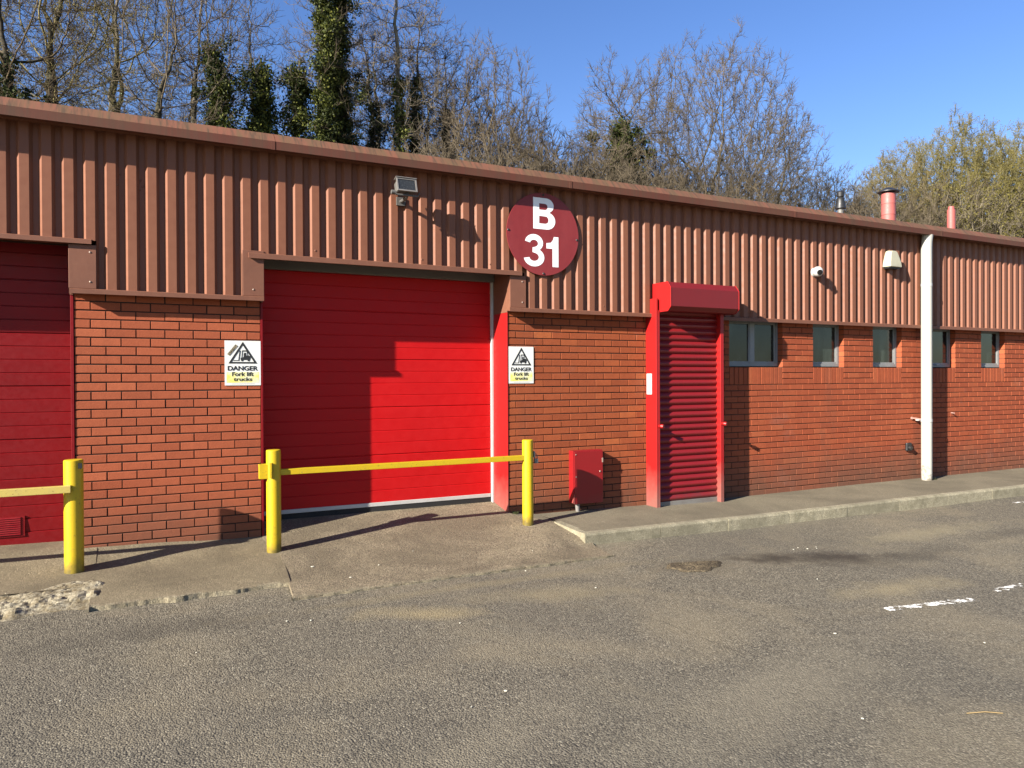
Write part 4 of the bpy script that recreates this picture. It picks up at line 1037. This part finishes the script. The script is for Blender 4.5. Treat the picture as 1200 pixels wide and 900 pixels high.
# middle
tree2('pale trunked bare tree with ivy streaks, rising past the picture top',at(9.2,20.5),131,15,2.3,9.5,.12,13.5,1300,BP,TP,lean=(-.005,0),wob=.03,ivy=[iv2('ivy',3500,.055,1,9,.22),iv2('ivy_dark',2000,.055,1,7.5,.25)])
tree2('slim ivy trunked bare tree beside the pale trunk',at(10.4,21),132,12.6,2.0,8.5,.11,11,1700,BK,TW,lean=(.03,0),ivy=[iv2('ivy',4500,.055,1,9.5,.28),iv2('ivy_dark',3000,.055,1,8,.3)])
tree2('short ivy wrapped tree behind the slim one in the middle',at(8.4,21.5),136,11,1.8,8,.11,9,600,BK,TW,ivy=[iv2('ivy_dark',5500,.055,1,8.8,.32)])
tree2('dark bare tree with ivied limbs between the pale trunk and the broad tree',at(11.7,21.5),137,11.5,2.3,7.3,.16,8.0,2200,BD,TW,ivy=[iv2('ivy',4500,.055,1,8.4,.32),iv2('ivy_dark',3000,.055,1,8,.34)])
tree2('broad spreading bare tree with a curved limb above the number sign',at(12.9,20),133,11.1,2.5,6.4,.22,3.6,4600,BK,TW,lean=(.02,0),tw=(4,.42,.0065))
tree2('second rounded bare tree filling the gap behind the broad one',at(15.4,22.5),134,7.9,2.2,4.8,.18,3,3400,BD,TW,tw=(4,.42,.0065))
tree2('low rounded bare tree under the sky gap',at(17.2,20.5),138,6.9,2.0,4.0,.14,2.4,2600,BK,TW,tw=(4,.4,.0065))
# dome right of the gap
tree2('domed bare tree with thick ivy around its trunk right of the sky gap',at(20.7,20.5),141,11.0,3.2,5.4,.22,8.2,5200,BD,TW,name='ivy_tree',tw=(4,.45,.0065),ivy=[iv2('ivy',14000,.06,1,8.2,.85,(5.6,.5)),iv2('ivy_dark',14000,.06,1,8,.85,(5.4,.6))])
tree2('tallest broad bare tree forming the top of the right dome',at(24.9,20.5),142,13.7,4.5,6.8,.30,4.2,7500,BK,TW,tw=(4,.46,.0066),low=3.8,ivy=[iv2('ivy_dark',2500,.07,1,6,.35)])
tree2('grey bare tree on the right shoulder of the dome',at(29.0,21),143,10.7,3.3,5.6,.20,3.6,4200,BK,TP,tw=(4,.45,.0066),ivy=[iv2('ivy',3000,.07,1,6.8,.4)])
tree2('low bare tree where the dome runs down to the flues',at(33.3,21),144,7.8,2.9,4.8,.16,3,2600,BK,TW,tw=(4,.42,.0068))
# right: budding trees
tree2('big rounded olive green budding tree behind the red flue',at(42.9,20),151,12.6,4.8,6.6,.24,4.0,6500,BK,TO,name='budding_tree',tw=(4,.5,.009),buds=(M['bud'],150000,.028))
tree2('olive budding tree on the right edge of the picture',at(50.5,21),152,12.0,4.6,6.8,.22,4.5,4200,BK,TO,name='budding_tree',tw=(4,.5,.009),buds=(M['bud'],100000,.030))
tree2('smaller olive brown budding tree left of the big rounded one',at(37.9,20.5),153,9.4,3.2,5.2,.16,3,3600,BK,TO,name='budding_tree',tw=(4,.45,.0085),buds=(M['bud_brown'],40000,.026))
# undergrowth
LB='dense tangled bare bush in the undergrowth behind the roof'; GBu='bare bushes behind the roof'
b0=tree2(LB,at(14.5,18.5),161,4.8,2.4,1.9,.05,.6,3200,BK,TW,name='bush',group=GBu,cat='bush',tw=(5,.36,.0052),low=1.8,D=.2)
b1=tree2(LB,at(17.0,18.6),162,4.6,2.6,1.8,.05,.6,3200,BD,TW,name='bush',group=GBu,cat='bush',tw=(5,.36,.0052),low=1.8,D=.2)
b0.scale=b1.scale=(1.7,)*3
LP='pale straw coloured budding bush low on the slope at the right'
b2=tree2(LP,at(43.0,17.2),163,5.6,2.6,2.4,.05,.6,2200,BP,TP,name='bush',group='pale bushes at the right',cat='bush',tw=(4,.45,.008),low=2.2,D=.25,buds=(M['bud'],26000,.026))
b2.scale=(1.6,)*3
rnd=random.Random(77)
spots=[(10.2,18.3,1.1),(11.5,19,1.2),(12.8,18.2,1.2),(13.2,22,1.3),(16.0,21.5,1.25),(15.9,17.9,1.2),(18.7,21,1.15),(18.8,18.2,1.2),(21.5,18.4,1.15),(23,22,1.2),(24.5,18.5,1.15),(27,20,1.2),(27,18,1.15),(29.5,18.4,1.2),(31.5,19.5,1.25),(34,18.6,1.25),(36,18.5,1.3),(26,24,1.3),(30,25,1.3),(38.5,19,1.4),(9.0,23,1.),(7.8,24,1.0),(-.5,18.5,1.0),(2.2,23,1.0),(-2.5,24,1.1),(.6,24,1.0),(5,23,1.0),(-4,21,1.1),(1.2,19,.95),(3.2,22,.95)]
for i,(x,y,s_) in enumerate(spots):
    copy_tree((b0,b1)[i%2],at(x,y),rnd.uniform(0,6.28),s_*(1.42 if 10<x<15 else 1.30 if x<40 and x>10 else 1.2),LB,GBu)
for i,(x,y,s_) in enumerate([(38.9,17.3,1.1),(45.5,17.5,1.25),(48.5,18,1.25),(52,19,1.3),(41,18.6,1.15),(44.5,18.8,1.2),(56,20,1.4),(47.3,16.8,1.15)]):
    copy_tree(b2,at(x,y),rnd.uniform(0,6.28),s_*1.4)
# back row of the wood, copies
G4='back row of bare trees'; LR='slender bare tree in the back row of the wood'
src=[tree2(LR,at(-4.5,29),171,13.5,2.5,8,.12,11,1400,BD,TD,group=G4,buds=(M['bud'],5000,.022),tw=(2,.42,.0062)),
     tree2(LR,at(8.0,29),172,12.5,2.4,7.5,.12,10,1300,BK,TW,group=G4)]
for i,(x,y,s_) in enumerate([(-7,27,1),(-2.8,31,1),(-.6,28,.95),(2.6,30,.7),(11.3,29,.95),(13.6,30,.80),(25,31,.7),(-5.5,24,.95)]):
    copy_tree(src[0 if x<4 else 1],at(x,y),rnd.uniform(0,6.28),s_)

# ------------------------------------------------------------------ light, sky, camera
trav=Vector((3.05,1.0,-1.45)).normalized()
sun=bpy.data.lights.new('sun','SUN'); sun.energy=5.0; sun.angle=math.radians(.53); sun.color=(1.,.93,.82)
so_=bpy.data.objects.new('sun',sun); COL.objects.link(so_); so_.rotation_euler=(-trav).to_track_quat('Z','Y').to_euler()
w=bpy.data.worlds.new('World'); scn.world=w; w.use_nodes=True; nt=w.node_tree; bg=nt.nodes['Background']
sky=nt.nodes.new('ShaderNodeTexSky'); sky.sky_type='NISHITA'; sky.sun_disc=False
sky.sun_elevation=math.asin(-trav.z); sky.sun_rotation=math.atan2(-trav.x,-trav.y); sky.altitude=0; sky.air_density=1.0; sky.dust_density=.3; sky.ozone_density=3.0
hs=nt.nodes.new('ShaderNodeHueSaturation'); hs.inputs['Saturation'].default_value=1.17; hs.inputs['Hue'].default_value=.514; nt.links.new(sky.outputs[0],hs.inputs['Color'])
nt.links.new(hs.outputs[0],bg.inputs[0]); bg.inputs[1].default_value=.061
cam=bpy.data.cameras.new('camera'); co=bpy.data.objects.new('camera',cam); COL.objects.link(co); scn.camera=co
th,pt,ro=.47103,-.00679,-.00484
F_=Vector((math.sin(th)*math.cos(pt),math.cos(th)*math.cos(pt),math.sin(pt))); R_=Vector((math.cos(th),-math.sin(th),0)); U_=R_.cross(F_)
R2=R_*math.cos(ro)+U_*math.sin(ro); U2=U_*math.cos(ro)-R_*math.sin(ro)
mw=Matrix((( R2.x,U2.x,-F_.x,0),(R2.y,U2.y,-F_.y,-7.14673),(R2.z,U2.z,-F_.z,1.63815),(0,0,0,1))); co.matrix_world=mw
cam.sensor_width=36; cam.lens=26.4; cam.clip_end=2000; cam.clip_start=.05
scn.render.engine='CYCLES'
scn.view_settings.view_transform='Standard'; scn.view_settings.look='None'; scn.view_settings.exposure=1.78; scn.view_settings.gamma=1
scn.render.resolution_x=1024; scn.render.resolution_y=768
